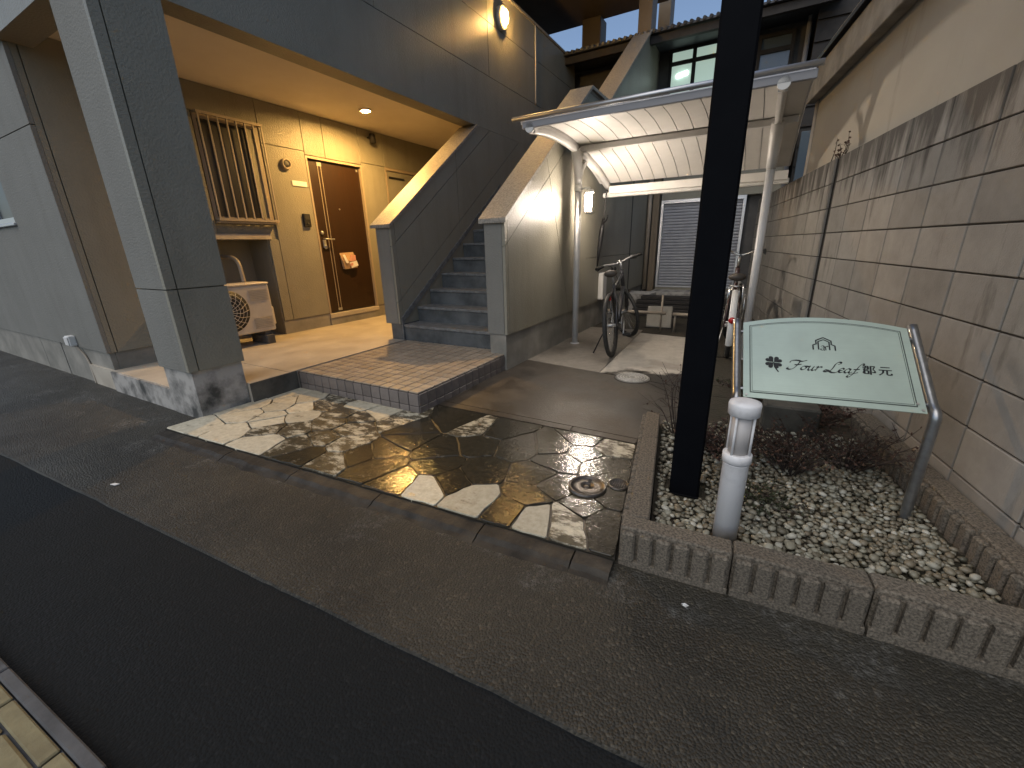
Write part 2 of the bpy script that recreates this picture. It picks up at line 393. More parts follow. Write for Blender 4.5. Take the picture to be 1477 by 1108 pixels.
# convex polygon helpers
def clip(poly, p, n):
    out = []; L = len(poly)
    for i in range(L):
        a, b_ = poly[i], poly[(i+1) % L]
        da = (a[0]-p[0])*n[0]+(a[1]-p[1])*n[1]; db = (b_[0]-p[0])*n[0]+(b_[1]-p[1])*n[1]
        if da <= 0: out.append(a)
        if (da < 0 < db) or (db < 0 < da):
            t = da/(da-db); out.append((a[0]+(b_[0]-a[0])*t, a[1]+(b_[1]-a[1])*t))
    return out
def area(p): return .5*sum(p[i][0]*p[(i+1) % len(p)][1]-p[(i+1) % len(p)][0]*p[i][1] for i in range(len(p)))
def inset(poly, d):
    if area(poly) < 0: poly = poly[::-1]
    q = poly
    for i in range(len(poly)):
        a, b_ = poly[i], poly[(i+1) % len(poly)]; l = math.hypot(b_[0]-a[0], b_[1]-a[1])
        if l < 1e-6: continue
        n = ((b_[1]-a[1])/l, -(b_[0]-a[0])/l); q = clip(q, (a[0]-n[0]*d, a[1]-n[1]*d), n)
        if len(q) < 3: return []
    return q
def cut(polys, cuts, gap=.008):
    for p, n in cuts:
        l = math.hypot(*n); n = (n[0]/l, n[1]/l); out = []
        for q in polys:
            for sgn in (1, -1):
                r = clip(q, (p[0]-n[0]*sgn*gap/2, p[1]-n[1]*sgn*gap/2), (n[0]*sgn, n[1]*sgn))
                if len(r) > 2 and abs(area(r)) > 1e-4: out.append(r)
        polys = out
    return polys
def cat_rom(P, k=8):
    P = [Vector(p) for p in P]; out = []
    for i in range(len(P)-1):
        a = P[i-1] if i else P[i]*2-P[i+1]; b_, c = P[i], P[i+1]; d = P[i+2] if i+2 < len(P) else c*2-b_
        for j in range(k):
            t = j/k; out.append(.5*((2*b_)+(c-a)*t+(2*a-5*b_+4*c-d)*t*t+(3*b_-a-3*c+d)*t**3))
    return out+[P[-1]]

# ================================================================== GROUND
struct('ground', MB().box(-60, 60, -40, 90, -.40, -.03), 'asphalt_new')
rd = MB()
for i in range(60):
    x0 = -30+i
    rd.add([(x0, .165, -.006), (x0+1, .165, -.006), (x0+1, .735, -.004), (x0, .735, -.004)], [(0, 1, 2, 3)])
struct('road', rd, 'asphalt_new')
# older asphalt apron with a worn, slightly ragged edge against the new road surface
ap = MB(); px = [-14+.05*i for i in range(int(24/.05)+1)]
edge = [.727+0.006*mnoise.noise(Vector((x*3, 0, 0)))+.003*mnoise.noise(Vector((x*21, 3, 0))) for x in px]
vs = [(x, e, -.004) for x, e in zip(px, edge)]+[(x, e+.006, .004) for x, e in zip(px, edge)]+[(x, 1.30, .004+.004*mnoise.noise(Vector((x*2, 1, 0)))) for x in px]+[(x, 2.6, .004) for x in px]
n_ = len(px); fs = []
for r_ in range(3):
    fs += [(r_*n_+i, r_*n_+i+1, (r_+1)*n_+i+1, (r_+1)*n_+i) for i in range(n_-1)]
ap.add(vs, fs); struct('apron', ap, 'asphalt_old')
# raised sidewalk on the camera's side: kerb strip and pavers
sw = thing('sidewalk', None, None, (0, 0, 0), FW, None, 'structure')
part('bed', MB().box(-14, 14, -3, .132, -.03, .018), 'kerb_far', sw)
for i in range(20):
    part('kerb_stone', MB().box(-6+.6*i+.003, -6+.6*(i+1)-.003, .134, .163, -.03, .030, .004), 'kerb_far', sw)
pm1 = MB().box(-.048, .048, -.048, .048, 0, .012, .004).mesh('paver_small'); pm1.materials.append(MATS['paver'])
pm = MB().box(-.146, .146, -.146, .146, 0, .012, .006).mesh('paver'); pm.materials.append(MATS['paver'])
pm2 = MB().box(-.146, .146, -.020, .020, 0, .012, .004).mesh('paver_strip'); pm2.materials.append(MATS['paver'])
for i in range(12):
    inst('paver', pm2, sw, (-3.6+.3*i, .110, .018))
    inst('paver', pm, sw, (-3.5+.3*i, -.062, .018)); inst('paver', pm, sw, (-3.6+.3*i, -.362, .018))
# kerb between the apron and the paved forecourt
kb = thing('kerb', None, None, (0, 0, 0), FW, None, 'structure')
xs = [-3.40, -2.62, -2.02, -1.42, -.82, -.40, -.245]
for a_, b_ in zip(xs[:-1], xs[1:]):
    mb = MB(); n0 = max(4, int((b_-a_)/.02)); P = []
    for i in range(n0+1):
        x = a_+.003+(b_-a_-.006)*i/n0; nz = lambda f_, o_: mnoise.noise(Vector((x*f_, o_, 0)))
        y0 = 1.272+.012*nz(7, 1)+.008*nz(23, 2); zt = .024+.004*nz(5, 3)+.0025*nz(31, 4); zf = .016+.006*nz(9, 5)
        P += [(x, y0-.040, .002), (x, y0-.006, max(.007, zf-.006)), (x, y0+.016+.006*nz(40, 6), zt-.002), (x, 1.352, zt+.003), (x, 1.352, -.02)]
    mb.add(P, [(k*5+q, k*5+q+1, k*5+q+6, k*5+q+5) for k in range(n0) for q in range(4)]+[(0, 1, 2, 3, 4), tuple(range(5*n0, 5*n0+5))])
    part('kerb_stone', mb, 'kerb', kb)

# ---- crazy paving: irregular flat stones in dark mortar
pv = thing('paving', None, None, (0, 0, 0), FW, None, 'structure')
def pl(x): return 2.455-.068*(x+.36)                # back edge of the paving
xl_front, xr_front = -3.42, -.245
pv_poly = [(xl_front, 1.356), (xr_front, 1.356), (-.345, pl(-.345)-.075), (-1.9, pl(-1.9)-.085), (-3.30, 2.36)]
part('mortar_bed', MB().prism(pv_poly, 'z', -.03, .0335), 'mortar', pv)
SEEDS = [(-3.19,1.44,'p'),(-2.92,1.49,'p'),(-3.10,1.75,'p'),(-3.26,1.90,'p'),(-3.23,2.20,'p'),(-3.02,1.94,'p'),(-3.09,2.09,'p'),(-3.00,2.18,'p'),(-2.83,2.00,'p'),(-2.91,1.81,'p'),(-2.81,1.74,'p'),(-2.70,1.88,'p'),(-2.68,1.64,'m'),(-2.57,1.49,'p'),(-2.54,1.71,'m'),(-2.71,2.14,'m'),(-2.70,2.34,'m'),(-2.42,2.24,'p'),(-2.44,2.05,'n'),(-2.25,2.06,'n'),(-2.20,2.16,'p'),(-2.39,1.89,'n'),(-2.15,1.87,'n'),(-2.22,1.67,'n'),(-2.01,1.68,'m'),(-1.93,1.48,'m'),(-2.28,1.56,'n'),(-2.13,1.47,'d'),(-1.95,2.10,'m'),(-1.77,2.04,'d'),(-1.67,1.88,'d'),(-1.72,1.71,'d'),(-1.62,1.53,'d'),(-1.82,1.61,'d'),(-1.41,1.45,'d'),(-1.25,1.48,'p'),(-1.30,1.68,'d'),(-1.42,1.85,'d'),(-1.23,2.00,'d'),(-1.06,1.72,'d'),(-0.94,1.48,'p'),(-1.16,1.59,'d'),(-1.36,2.22,'m'),(-0.99,2.07,'d'),(-0.79,2.16,'d'),(-0.60,2.15,'d'),(-0.48,2.28,'m'),(-0.64,2.32,'d'),(-0.46,2.04,'d'),(-0.70,2.00,'d'),(-0.65,1.75,'d'),(-0.73,1.62,'d'),(-0.76,1.80,'d'),(-0.63,1.47,'p'),(-0.50,1.51,'m'),(-0.34,1.57,'d'),(-0.34,1.75,'d'),(-0.44,1.63,'d'),(-0.77,1.47,'d'),(-0.36,1.94,'d'),(-1.57,2.28,'d'),(-1.21,2.24,'d')]
COVERS = [(-.481, 1.80, .093), (-.342, 1.88, .052)]
for i, (sx_, sy_, ty) in enumerate(SEEDS):
    q = pv_poly
    for j, (ax_, ay_, _) in enumerate(SEEDS):
        if j == i: continue
        mx, my = (sx_+ax_)/2, (sy_+ay_)/2
        q = clip(q, (mx, my), (ax_-sx_, ay_-sy_))
        if len(q) < 3: break
    q = inset(q, .0045) if len(q) > 2 else []
    if len(q) < 3: continue
    # round off the sharp corners a little, roughen the outline
    pts = []
    for k in range(len(q)):
        a_, b_, c_ = Vector(q[k-1]), Vector(q[k]), Vector(q[(k+1) % len(q)])
        for t, o_ in ((min(.009, .3*(a_-b_).length), a_), (min(.009, .3*(c_-b_).length), c_)):
            if (o_-b_).length > 1e-5: pts.append(b_+(o_-b_).normalized()*t)
        L_ = (c_-b_).length
        if L_ > .10:
            for u_ in (.35, .65): pts.append(b_+(c_-b_)*u_+Vector((-(c_-b_).y, (c_-b_).x))/L_*R.uniform(-.006, .006))
    zt = .040+R.uniform(-.002, .002); tx, ty_ = R.uniform(-.012, .012), R.uniform(-.012, .012)
    cx_ = sum(p.x for p in pts)/len(pts); cy_ = sum(p.y for p in pts)/len(pts)
    mb = MB(); n0 = len(pts)
    top = [(cx_+(p.x-cx_)*.985, cy_+(p.y-cy_)*.985, zt+(p.x-cx_)*tx+(p.y-cy_)*ty_) for p in pts]
    mid = [(p.x, p.y, zt-.003+(p.x-cx_)*tx+(p.y-cy_)*ty_) for p in pts]; bot = [(p.x, p.y, .012) for p in pts]
    mb.add(top+mid+bot, [tuple(range(n0))]+[(k, (k+1) % n0, n0+(k+1) % n0, n0+k) for k in range(n0)]+[(n0+k, n0+(k+1) % n0, 2*n0+(k+1) % n0, 2*n0+k) for k in range(n0)])
    part('paving_stone', mb, 'stone_'+ty, pv)

# ---- concrete drive in three pours with a narrow strip along the paving
dv = thing('driveway', None, None, (0, 0, 0), FW, None, 'structure')
part('slab_bed', MB().prism([(-2.9, 2.45), (1.2, 2.2), (.95, 9), (-2.6, 9)], 'z', -.03, .022), 'mortar', dv)
def yj(x): return 3.746-.229*(x+.825)
def plx(x): return pl(x)
part('edge_strip', MB().prism([(-1.95, plx(-1.95)-.078), (-.78, plx(-.78)-.072), (-.78, plx(-.78)-.004), (-1.95, plx(-1.95)-.004)], 'z', -.02, .041), 'drive_wet', dv)
part('edge_strip', MB().prism([(-.772, plx(-.772)-.070), (-.35, plx(-.35)-.068), (-.35, plx(-.35)-.004), (-.772, plx(-.772)-.004)], 'z', -.02, .041), 'drive_wet', dv)
part('slab', MB().prism([(-2.4, plx(-2.4)+.005), (-.30, plx(-.30)+.005), (.0, plx(.0)+.005), (.02, yj(.02)-.004), (-2.4, yj(-2.4)-.004)], 'z', -.02, .040), 'drive_wet', dv)
part('slab', MB().prism([(-2.4, yj(-2.4)+.004), (-.935, yj(-.935)+.004), (-.90, 6.0), (-2.4, 6.0)], 'z', -.02, .039), 'drive_mid', dv)
part('slab', MB().prism([(-.928, yj(-.928)+.004), (.02, yj(.02)+.004), (.02, 5.60), (-.893, 5.78)], 'z', -.02, .041), 'drive_dry', dv)
part('soil_bed', MB().prism([(.026, 2.3), (1.05, 2.3), (.85, 5.48), (.026, 5.62)], 'z', -.02, .043), 'soil', dv)
part('soil_bed', MB().prism([(-2.4, 6.0), (-.89, 5.79), (.80, 5.47), (.6, 9), (-2.4, 9)], 'z', -.02, .030), 'soil', dv)

# ================================================================== APARTMENT BUILDING (frame FB)
ab = thing('apartment_building', 'grey-green rendered apartment block with open stairs and a ground-floor passage', 'building', (-3.9, 1.4, 0), FB)
def bpart(name, mb, mt='stucco', parent=None, **k): return part(name, mb, mt, parent or ab, **k)
# left wing
LW = cut([[(-11.5, .363), (-5.03, .363), (-5.03, 2.72), (-11.5, 2.72)]], [((-8.3, 0), (1, 0)), ((0, 2.185), (0, 1))])
WX0, WX1, WZ0, WZ1 = -7.35, -6.22, 1.53, 2.55
for q in LW:
    xa, xb = min(p[0] for p in q), max(p[0] for p in q); za, zb = min(p[1] for p in q), max(p[1] for p in q)
    if xb > -6:                                   # leave the window opening free
        hz0, hz1 = max(za, WZ0), min(zb, WZ1)
        for (u0, u1, v0, v1) in ((xa, WX0, za, zb), (WX1, xb, za, zb), (WX0, WX1, za, hz0), (WX0, WX1, hz1, zb)):
            if u1-u0 > .01 and v1-v0 > .01: bpart('wall_panel', MB().box(u0, u1, 1.40, 1.43, v0, v1), 'stucco_street_lit')
    else: bpart('wall_panel', MB().box(xa, xb, 1.40, 1.43, za, zb, .003), 'stucco_street_lit')
bpart('wall', MB().box(-11.5, WX0, 1.432, 2.1, .2, 2.82).box(WX1, -5.064, 1.432, 2.1, .2, 2.82).box(WX0, WX1, 1.47, 2.1, .2, 2.82), 'stucco')
for q in cut([[(1.432, .363), (2.20, .363), (2.20, 2.825), (1.432, 2.825)]], [((1.475, 0), (1, 0))]):
    bpart('wall_panel', MB().prism(q, 'x', -5.06, -5.03), 'stucco')
bpart('plinth', MB().box(-11.5, -6.95, 1.42, 1.46, -.02, .361).box(-6.93, -6.3, 1.418, 1.46, -.02, .361).box(-6.28, -5.05, 1.42, 1.46, -.02, .361), 'plinth')
bpart('plinth', MB().box(-5.08, -5.048, 1.462, 2.2, .195, .362), 'plinth')
wd = bpart('window', MB().box(WX0, WX1, 1.415, 1.445, WZ0, WZ0+.05).box(WX0, WX1, 1.415, 1.445, WZ1-.05, WZ1).box(WX0, WX0+.05, 1.415, 1.445, WZ0+.05, WZ1-.05).box(WX1-.05, WX1, 1.415, 1.445, WZ0+.05, WZ1-.05).box((WX0+WX1)/2-.025, (WX0+WX1)/2+.025, 1.42, 1.445, WZ0+.05, WZ1-.05), 'alu')
bpart('pane', MB().box(WX0+.05, WX1-.05, 1.436, 1.442, WZ0+.05, WZ1-.05), 'glass_dark', wd)
bpart('sill', MB().box(WX0-.03, WX1+.03, 1.375, 1.44, WZ0-.03, WZ0-.002, .006), 'alu', wd)
# corner column
for q in cut([[(1.36, .385), (1.75, .385), (1.75, 2.72), (1.36, 2.72)]], [((1.425, 0), (1, 0)), ((0, .973), (0, 1))]):
    bpart('column_panel', MB().prism(q, 'x', -3.49, -3.454), 'stucco')
for q in cut([[(-3.92, .385), (-3.492, .385), (-3.492, 2.72), (-3.92, 2.72)]], [((0, .973), (0, 1))]):
    bpart('column_panel', MB().prism(q, 'y', 1.362, 1.40), 'stucco_street_lit')
bpart('column', MB().box(-3.92, -3.492, 1.402, 1.748, .385, 2.718), 'stucco')
bpart('column_plinth', MB().box(-3.90, -3.475, 1.38, 1.735, -.02, .383), 'plinth_old')
# floor of the passage
bpart('floor_slab', MB().box(-5.6, -3.49, 1.40, 1.74, .0, .198).box(-5.6, -3.436, 1.742, 2.085, .0, .199).box(-5.6, -3.436, 2.092, 9.6, .0, .20), 'floor_mortar')
bpart('slab_edge', MB().box(-3.437, -3.425, 1.738, 2.145, -.02, .196), 'plinth_dark')
bpart('slab_edge', MB().box(-5.05, -3.90, 1.385, 1.402, -.02, .194), 'plinth_old')
# slabs, beams and the ceiling
bpart('ceiling', MB().box(-5.6, -3.652, 1.57, 9.6, 2.83, 3.30), 'ceiling')
bpart('beam', MB().box(-3.65, -3.45, 1.362, 8.72, 2.72, 3.355), 'stucco')
bpart('beam', MB().box(-11.5, -3.652, 1.362, 1.565, 2.722, 3.355), 'stucco')
for q in cut([[(1.362, 3.362), (8.70, 3.362), (8.70, 4.40), (1.362, 4.40)]], [((0, 3.965), (0, 1)), ((5.62, 0), (1, 0)), ((3.6, 0), (1, 0))], .007):
    bpart('parapet_panel', MB().prism(q, 'x', -3.50, -3.45), 'stucco')
bpart('parapet', MB().box(-3.60, -3.503, 1.40, 8.70, 3.357, 4.398), 'stucco')
bpart('parapet_cap', MB().box(-3.63, -3.43, 1.34, 8.72, 4.402, 4.44, .006), 'coping')
bpart('conduit', MB().cyl((-3.442, 7.015, 3.37), (-3.442, 7.015, 4.40), .010, 8), 'white_steel')
bpart('upper_wall', MB().box(-11.5, -5.11, 1.7, 9.6, 3.36, 5.19), 'stucco')
bpart('upper_front', MB().box(-11.5, -3.66, 1.40, 1.70, 3.36, 5.19), 'stucco')
bpart('roof_slab', MB().box(-11.5, -1.95, 1.3, 9.25, 5.20, 5.45), 'stucco_brown')
# passage wall with the door (face at x=-5.11)
XD = -5.11
def wp(y0, y1, z0, z1): bpart('wall_panel', MB().box(XD-.022, XD, y0+.003, y1-.003, z0+.003, z1-.003, .002), 'stucco')
wp(2.205, 3.300, 2.565, 2.83); wp(3.300, 3.850, 2.387, 2.83); wp(3.300, 3.850, .367, 2.387)
wp(3.850, 4.155, 2.352, 2.83); wp(4.155, 4.745, 2.352, 2.83); wp(4.745, 5.20, 2.385, 2.83); wp(4.745, 5.20, .367, 2.385)
wp(5.20, 7.2, 2.385, 2.83); wp(6.05, 7.2, .367, 2.385); wp(7.2, 9.6, .367, 2.83); wp(3.175, 3.300, .367, 1.345)
wp(2.205, 2.62, 1.345, 2.565)
bpart('wall', MB().box(-5.6, XD-.024, 3.165, 3.84, .2, 2.83).box(-5.6, XD-.024, 2.1, 3.165, 1.345, 1.5).box(-5.6, XD-.024, 2.1, 3.30, 2.56, 2.83).box(-5.6, XD-.024, 4.755, 9.6, .2, 2.83).box(-5.6, XD-.16, 3.84, 4.755, .2, 2.83).box(-5.6, XD-.024, 3.84, 4.755, 2.36, 2.83).box(-5.6, -5.52, 2.1, 3.165, .2, 1.345).box(-5.6, -5.28, 2.1, 3.165, 1.5, 2.56), 'stucco')
bpart('plinth', MB().box(XD-.05, XD-.008, 3.17, 3.84, .2, .365), 'plinth'); bpart('plinth', MB().box(XD-.05, XD-.008, 4.755, 9.6, .2, .365), 'plinth')
bpart('sill_band', MB().box(XD-.10, XD+.015, 2.205, 3.205, 1.345, 1.405, .004), 'floor_mortar')
bpart('apron_panel', MB().box(XD-.06, XD-.03, 2.205, 3.295, 1.407, 1.535), 'stucco')
# barred window
w2 = bpart('window', MB().box(XD-.05, XD-.005, 2.63, 2.665, 1.54, 2.555).box(XD-.05, XD-.005, 3.25, 3.29, 1.54, 2.555).box(XD-.05, XD-.005, 2.665, 3.25, 2.515, 2.555).box(XD-.05, XD-.005, 2.665, 3.25, 1.54, 1.58), 'window_frame')
bpart('pane', MB().box(XD-.045, XD-.04, 2.665, 3.25, 1.58, 2.515), 'glass_dark', w2)
gr = bpart('window_grille', MB().box(XD+.06, XD+.085, 2.63, 3.30, 2.535, 2.56).box(XD, XD+.06, 2.63, 2.645, 2.54, 2.555).box(XD, XD+.06, 3.285, 3.30, 2.54, 2.555), 'bar_metal')
bpart('bottom_rail', MB().box(XD+.06, XD+.085, 2.63, 3.30, 1.535, 1.56).box(XD, XD+.06, 2.63, 2.645, 1.54, 1.555).box(XD, XD+.06, 3.285, 3.30, 1.54, 1.555), 'bar_metal', gr)
bpart('grille_shelf', MB().box(XD-.004, XD+.06, 2.63, 3.30, 1.515, 1.53), 'bar_metal', gr)
for i in range(8):
    y_ = 2.645+.092*i
    bpart('bar', MB().box(XD+.065, XD+.080, y_-.007, y_+.007, 1.56, 2.535), 'bar_metal', gr)
# flat door
dr = bpart('door', MB().box(XD-.065, XD-.030, 3.875, 4.715, .372, 2.315, .003), 'door_wood')
bpart('frame', MB().box(XD-.09, XD+.006, 3.845, 3.872, .36, 2.345).box(XD-.09, XD+.006, 4.718, 4.745, .36, 2.345).box(XD-.09, XD+.006, 3.872, 4.718, 2.318, 2.345), 'window_frame', dr)
bpart('trim_strip', MB().box(XD-.0295, XD-.026, 4.028, 4.036, .42, 2.25), 'bar_metal', dr); bpart('trim_strip', MB().box(XD-.0295, XD-.026, 4.074, 4.082, .42, 2.25), 'bar_metal', dr)
bpart('trim_cap', MB().box(XD-.0295, XD-.024, 4.022, 4.088, 2.25, 2.295).box(XD-.0295, XD-.024, 4.022, 4.088, .385, .42), 'steel_plate', dr)
bpart('handle', MB().box(XD-.0295, XD-.02, 3.935, 3.985, 1.24, 1.34, .003).tube([(XD-.02, 3.955, 1.352), (XD+.025, 3.955, 1.352), (XD+.03, 3.965, 1.352), (XD+.03, 4.085, 1.348)], .0095, 8), 'steel_plate', dr)
bpart('lock', MB().lathe([(.024, -.0295), (.024, -.018), (.018, -.010), (0, -.009)], (XD, 3.945, 1.43), 14, 'x'), 'steel_plate', dr)
bpart('keyhole_plate', MB().lathe([(.028, -.0295), (.026, -.018), (0, -.016)], (XD, 3.972, 1.25), 14, 'x'), 'steel_plate', dr)
bpart('peephole', MB().lathe([(.011, -.03), (.009, -.022), (0, -.021)], (XD, 4.285, 1.74), 12, 'x'), 'steel_plate', dr)
bpart('badge', MB().box(XD-.0295, XD-.026, 4.66, 4.685, 2.255, 2.28), 'steel_plate', dr)
bpart('threshold', MB().box(XD-.09, XD+.02, 3.845, 4.745, .30, .358, .003), 'floor_mortar', dr)
bpart('step_block', MB().box(XD-.09, XD+.012, 3.845, 4.745, .2, .298), 'plinth')
# meter cupboard further along
mc = bpart('cupboard_door', MB().box(XD-.05, XD-.012, 5.235, 6.02, .40, 2.335, .003), 'stucco'); bpart('frame', MB().box(XD-.022, XD+.004, 5.203, 5.232, .367, 2.385).box(XD-.022, XD+.004, 6.023, 6.047, .367, 2.385).box(XD-.022, XD+.004, 5.232, 6.023, 2.345, 2.385), 'window_frame', mc)
bpart('pull', MB().box(XD-.012, XD-.004, 5.28, 5.62, 2.235, 2.265), 'black', mc)

# ---- stairs
SL = .715
for k in range(10):
    y0, zt = 3.53+.25*k, .2+.175*(k+1)
    st_ = bpart('stair_step', MB().box(-3.435, -2.192, y0+.012, y0+.40, max(.1, zt-.40), zt-.032), 'step')
    bpart('nosing', MB().box(-3.433, -2.194, y0, y0+.40, zt-.030, zt, .004), 'step_edge', st_)
bpart('landing', MB().box(-3.435, -2.192, 6.03, 6.62, 1.70, 1.95), 'step')
for k in range(8):
    y0, zt = 6.62+.25*k, 1.95+.175*(k+1)
    bpart('stair_step', MB().box(-3.435, -2.192, y0, y0+.30, zt-.40, zt, .004), 'step')
bpart('upper_landing', MB().box(-3.435, -2.192, 8.64, 10.2, 3.15, 3.35), 'step')
# left stair wall
yl0 = 3.497
Lp = [(yl0, .384), (9.6, .384), (9.6, 2.715), (5.285, 2.715), (yl0, 1.437)]
gv = (SL, -1)
for q in cut([Lp], [((3.534, 1.253), gv), ((3.563, .671), gv), ((yl0+.055, 0), (1, 0)), ((4.75, 0), (1, 0)), ((6.6, 0), (1, 0))], .007):
    bpart('stair_wall_panel', MB().prism(q, 'x', -3.475, -3.446), 'stucco')
bpart('stair_wall', MB().prism([(yl0+.004, .386), (9.6, .386), (9.6, 2.713), (5.283, 2.713), (yl0+.004, 1.435)], 'x', -3.662, -3.477), 'stucco')
bpart('stair_wall_front', MB().box(-3.662, -3.477, yl0-.004, yl0+.003, .386, 1.434), 'stucco_street_lit')
bpart('stair_plinth', MB().box(-3.61, -3.448, 3.515, 9.6, .195, .383), 'step')
bpart('stair_string', MB().prism([(3.515, .20), (3.545, .20), (3.545, .40), (5.8, .40+2.255*SL), (5.8, .455+2.255*SL), (3.515, .455)], 'x', -3.445, -3.432), 'step_edge')
bpart('coping', MB().prism([(yl0-.03, 1.418), (yl0-.03, 1.452), (5.24, 1.452+(5.24-yl0+.03)*SL), (5.29, 1.418+(5.29-yl0+.03)*SL)], 'x', -3.715, -3.425), 'coping')
# right stair wall, rising in two flights to the upper floor
yr0 = 3.39
def topz(y):
    if y < 5.50: return 1.425+SL*(y-yr0)
    if y < 6.17: return 1.425+SL*(5.50-yr0)
    if y < 8.22: return 1.425+SL*(5.50-yr0)+SL*(y-6.17)
    return 1.425+SL*(5.50-yr0)+SL*2.05
ys = [yr0, 5.50, 6.17, 8.22, 9.95]
segs = []
for a_, b_ in zip(ys[:-1], ys[1:]):
    segs.append([(a_, .395), (b_, .395), (b_, topz(b_)), (a_, topz(a_))])
allc = [((3.451, 1.242), gv), ((yr0+.05, 0), (1, 0)), ((4.30, 1.98), (.92, .40)), ((5.0, .985), (.10, -1)), ((0, 3.0), (0, 1))]
first = cut([segs[0]], [allc[0], allc[1]], .006)
pan = []
for q in first: pan += cut([q], [((4.30, 1.98), (.93, .37))], .006)
for q in pan: bpart('stair_wall_panel', MB().prism(q, 'x', -2.006, -1.978), 'stucco')
for sg in segs[1:]:
    for q in cut([sg], [((0, 1.02), (0, 1)), ((0, 2.9), (0, 1))], .006): bpart('stair_wall_panel', MB().prism(q, 'x', -2.006, -1.978), 'stucco')
for i, sg in enumerate(segs):
    g = .004 if i == 0 else 0
    bpart('stair_wall', MB().prism([(sg[0][0]+g, .397), (sg[1][0], .397), (sg[2][0], sg[2][1]-.002), (sg[3][0]+g, sg[3][1]-.002)], 'x', -2.190, -2.008), 'stucco')
bpart('stair_wall_front', MB().box(-2.19, -2.008, yr0-.004, yr0+.003, .397, 1.42), 'stucco_street_lit')
bpart('stair_plinth', MB().box(-2.18, -2.0, 3.40, 9.95, -.02, .393), 'plinth')
cp = []
for i, (a_, b_) in enumerate(zip(ys[:-1], ys[1:])):
    a2 = a_-.03 if i == 0 else a_; za = topz(a_)-(SL*.03 if i == 0 else 0)
    bpart('coping', MB().prism([(a2, za-.006 if i == 0 else za+.001), (b_-.002, topz(b_)+.001), (b_-.002, topz(b_)+.036), (a2, za+.034)], 'x', -2.232, -1.948), 'coping')
# upper pillars of the stair tower
bpart('pillar', MB().box(-3.46, -3.10, 9.05, 9.40, 1.0, 5.198, .01), 'stucco_brown')
bpart('pillar', MB().box(-2.19, -1.978, 8.235, 8.56, 4.36, 5.198), 'stucco_brown')
bpart('pillar', MB().box(-2.19, -1.978, 9.62, 9.95, 4.36, 6.2), 'stucco_brown')
bpart('rear_wall', MB().box(-2.6, -1.98, 7.9, 8.0, 0.04, 3.0, .004), 'stucco_brown')

# ---- tiled porch in front of the stairs
po = thing('porch', None, None, (-3.40, 2.15, 0), FB, None, 'structure')
TP = .0983
part('porch_bed', MB().box(-3.424, -2.031, 2.158, 3.5, -.02, .190), 'grout', po)
def tmesh(nm, sx_, sy_, sz_, mt):
    me = MB().box(-sx_/2, sx_/2, -sy_/2, sy_/2, -sz_/2, sz_/2, .003).mesh(nm); me.materials.append(MATS[mt]); return me
tt = tmesh('tile', TP-.009, TP-.009, .012, 'tile'); tf = tmesh('tile', TP-.006, .010, TP-.006, 'tile_side'); tf2 = tmesh('tile', TP-.006, .010, .050, 'tile_side')
ts = tmesh('tile', .010, TP-.006, TP-.006, 'tile_side'); ts2 = tmesh('tile', .010, TP-.006, .050, 'tile_side')
for i in range(14):
    xx = -2.024-TP*(i+.5)
    for j in range(14): inst('tile', tt, po, (xx, 2.150+TP*(j+.5), .194+R.uniform(-.0006, .0006)))
    inst('tile', tf, po, (xx, 2.153, .138)); inst('tile', tf2, po, (xx, 2.153, .062))
for j in range(14):
    inst('tile', ts, po, (-2.026, 2.150+TP*(j+.5)+.004, .138)); inst('tile', ts2, po, (-2.026, 2.150+TP*(j+.5)+.004, .062))

# ================================================================== LAMPS ON THE BUILDING
t = thing('ceiling_lamp', 'small glowing amber downlight in the passage ceiling outside the brown door', 'lamp', (-4.42, 4.28, 2.83), FB)
part('trim_ring', MB().lathe([(.052, .0), (.074, .0), (.074, -.018), (.066, -.022), (.054, -.020), (.052, 0)], (-4.42, 4.28, 2.829), 24), 'white_plastic', t)
part('bulb', MB().lathe([(0, -.015), (.02, -.014), (.030, -.011), (.034, -.006), (.034, -.005), (0, -.005)], (-4.42, 4.28, 2.827), 20), 'bulb_amber', t)
part('reflector_cup', MB().lathe([(.036, -.003), (.051, -.010), (.051, .0), (0, .0)], (-4.42, 4.28, 2.827), 20), 'bulb_rim', t)
t = thing('bulkhead_lamp', 'glowing oval bulkhead lamp on the upper-floor parapet', 'lamp', (-3.45, 5.95, 4.11), FB)
def oval(r1, r2, x0, x1, bul, n=28):
    mb = MB(); P = []
    rings = [(1.0, x0), (1.0, x0+(x1-x0)*.45), (.86, x0+(x1-x0)*.8), (.5, x0+(x1-x0)*.97)] if bul else [(1.0, x0), (1.0, x1), (.9, x1)]
    for s_, xx in rings: P += [(xx, 5.95+r1*s_*cos(2*pi*k/n), 4.11+r2*s_*sin(2*pi*k/n)) for k in range(n)]
    Fq = [(i*n+k, i*n+(k+1) % n, (i+1)*n+(k+1) % n, (i+1)*n+k) for i in range(len(rings)-1) for k in range(n)]+[tuple(range((len(rings)-1)*n, len(rings)*n)), tuple(range(n-1, -1, -1))]
    return mb.add(P, Fq, True)
part('housing', oval(.102, .136, -3.449, -3.395, False), 'white_plastic', t)
part('glass_dome', oval(.096, .130, -3.394, -3.382, True), 'bulb_rim', t)
part('bulb', oval(.060, .088, -3.381, -3.340, True), 'bulb_wall', t)
t = thing('post_lamp', 'glowing white tubular lamp bracketed to the left post of the bicycle shelter', 'lamp', (-1.70, 4.80, 1.64), FB)
part('bracket', MB().box(-1.80, -1.70, 4.79, 4.81, 1.775, 1.795).lathe([(.043, 1.755), (.043, 1.815)], (-1.83, 4.784, 0), 16), 'white_plastic', t)
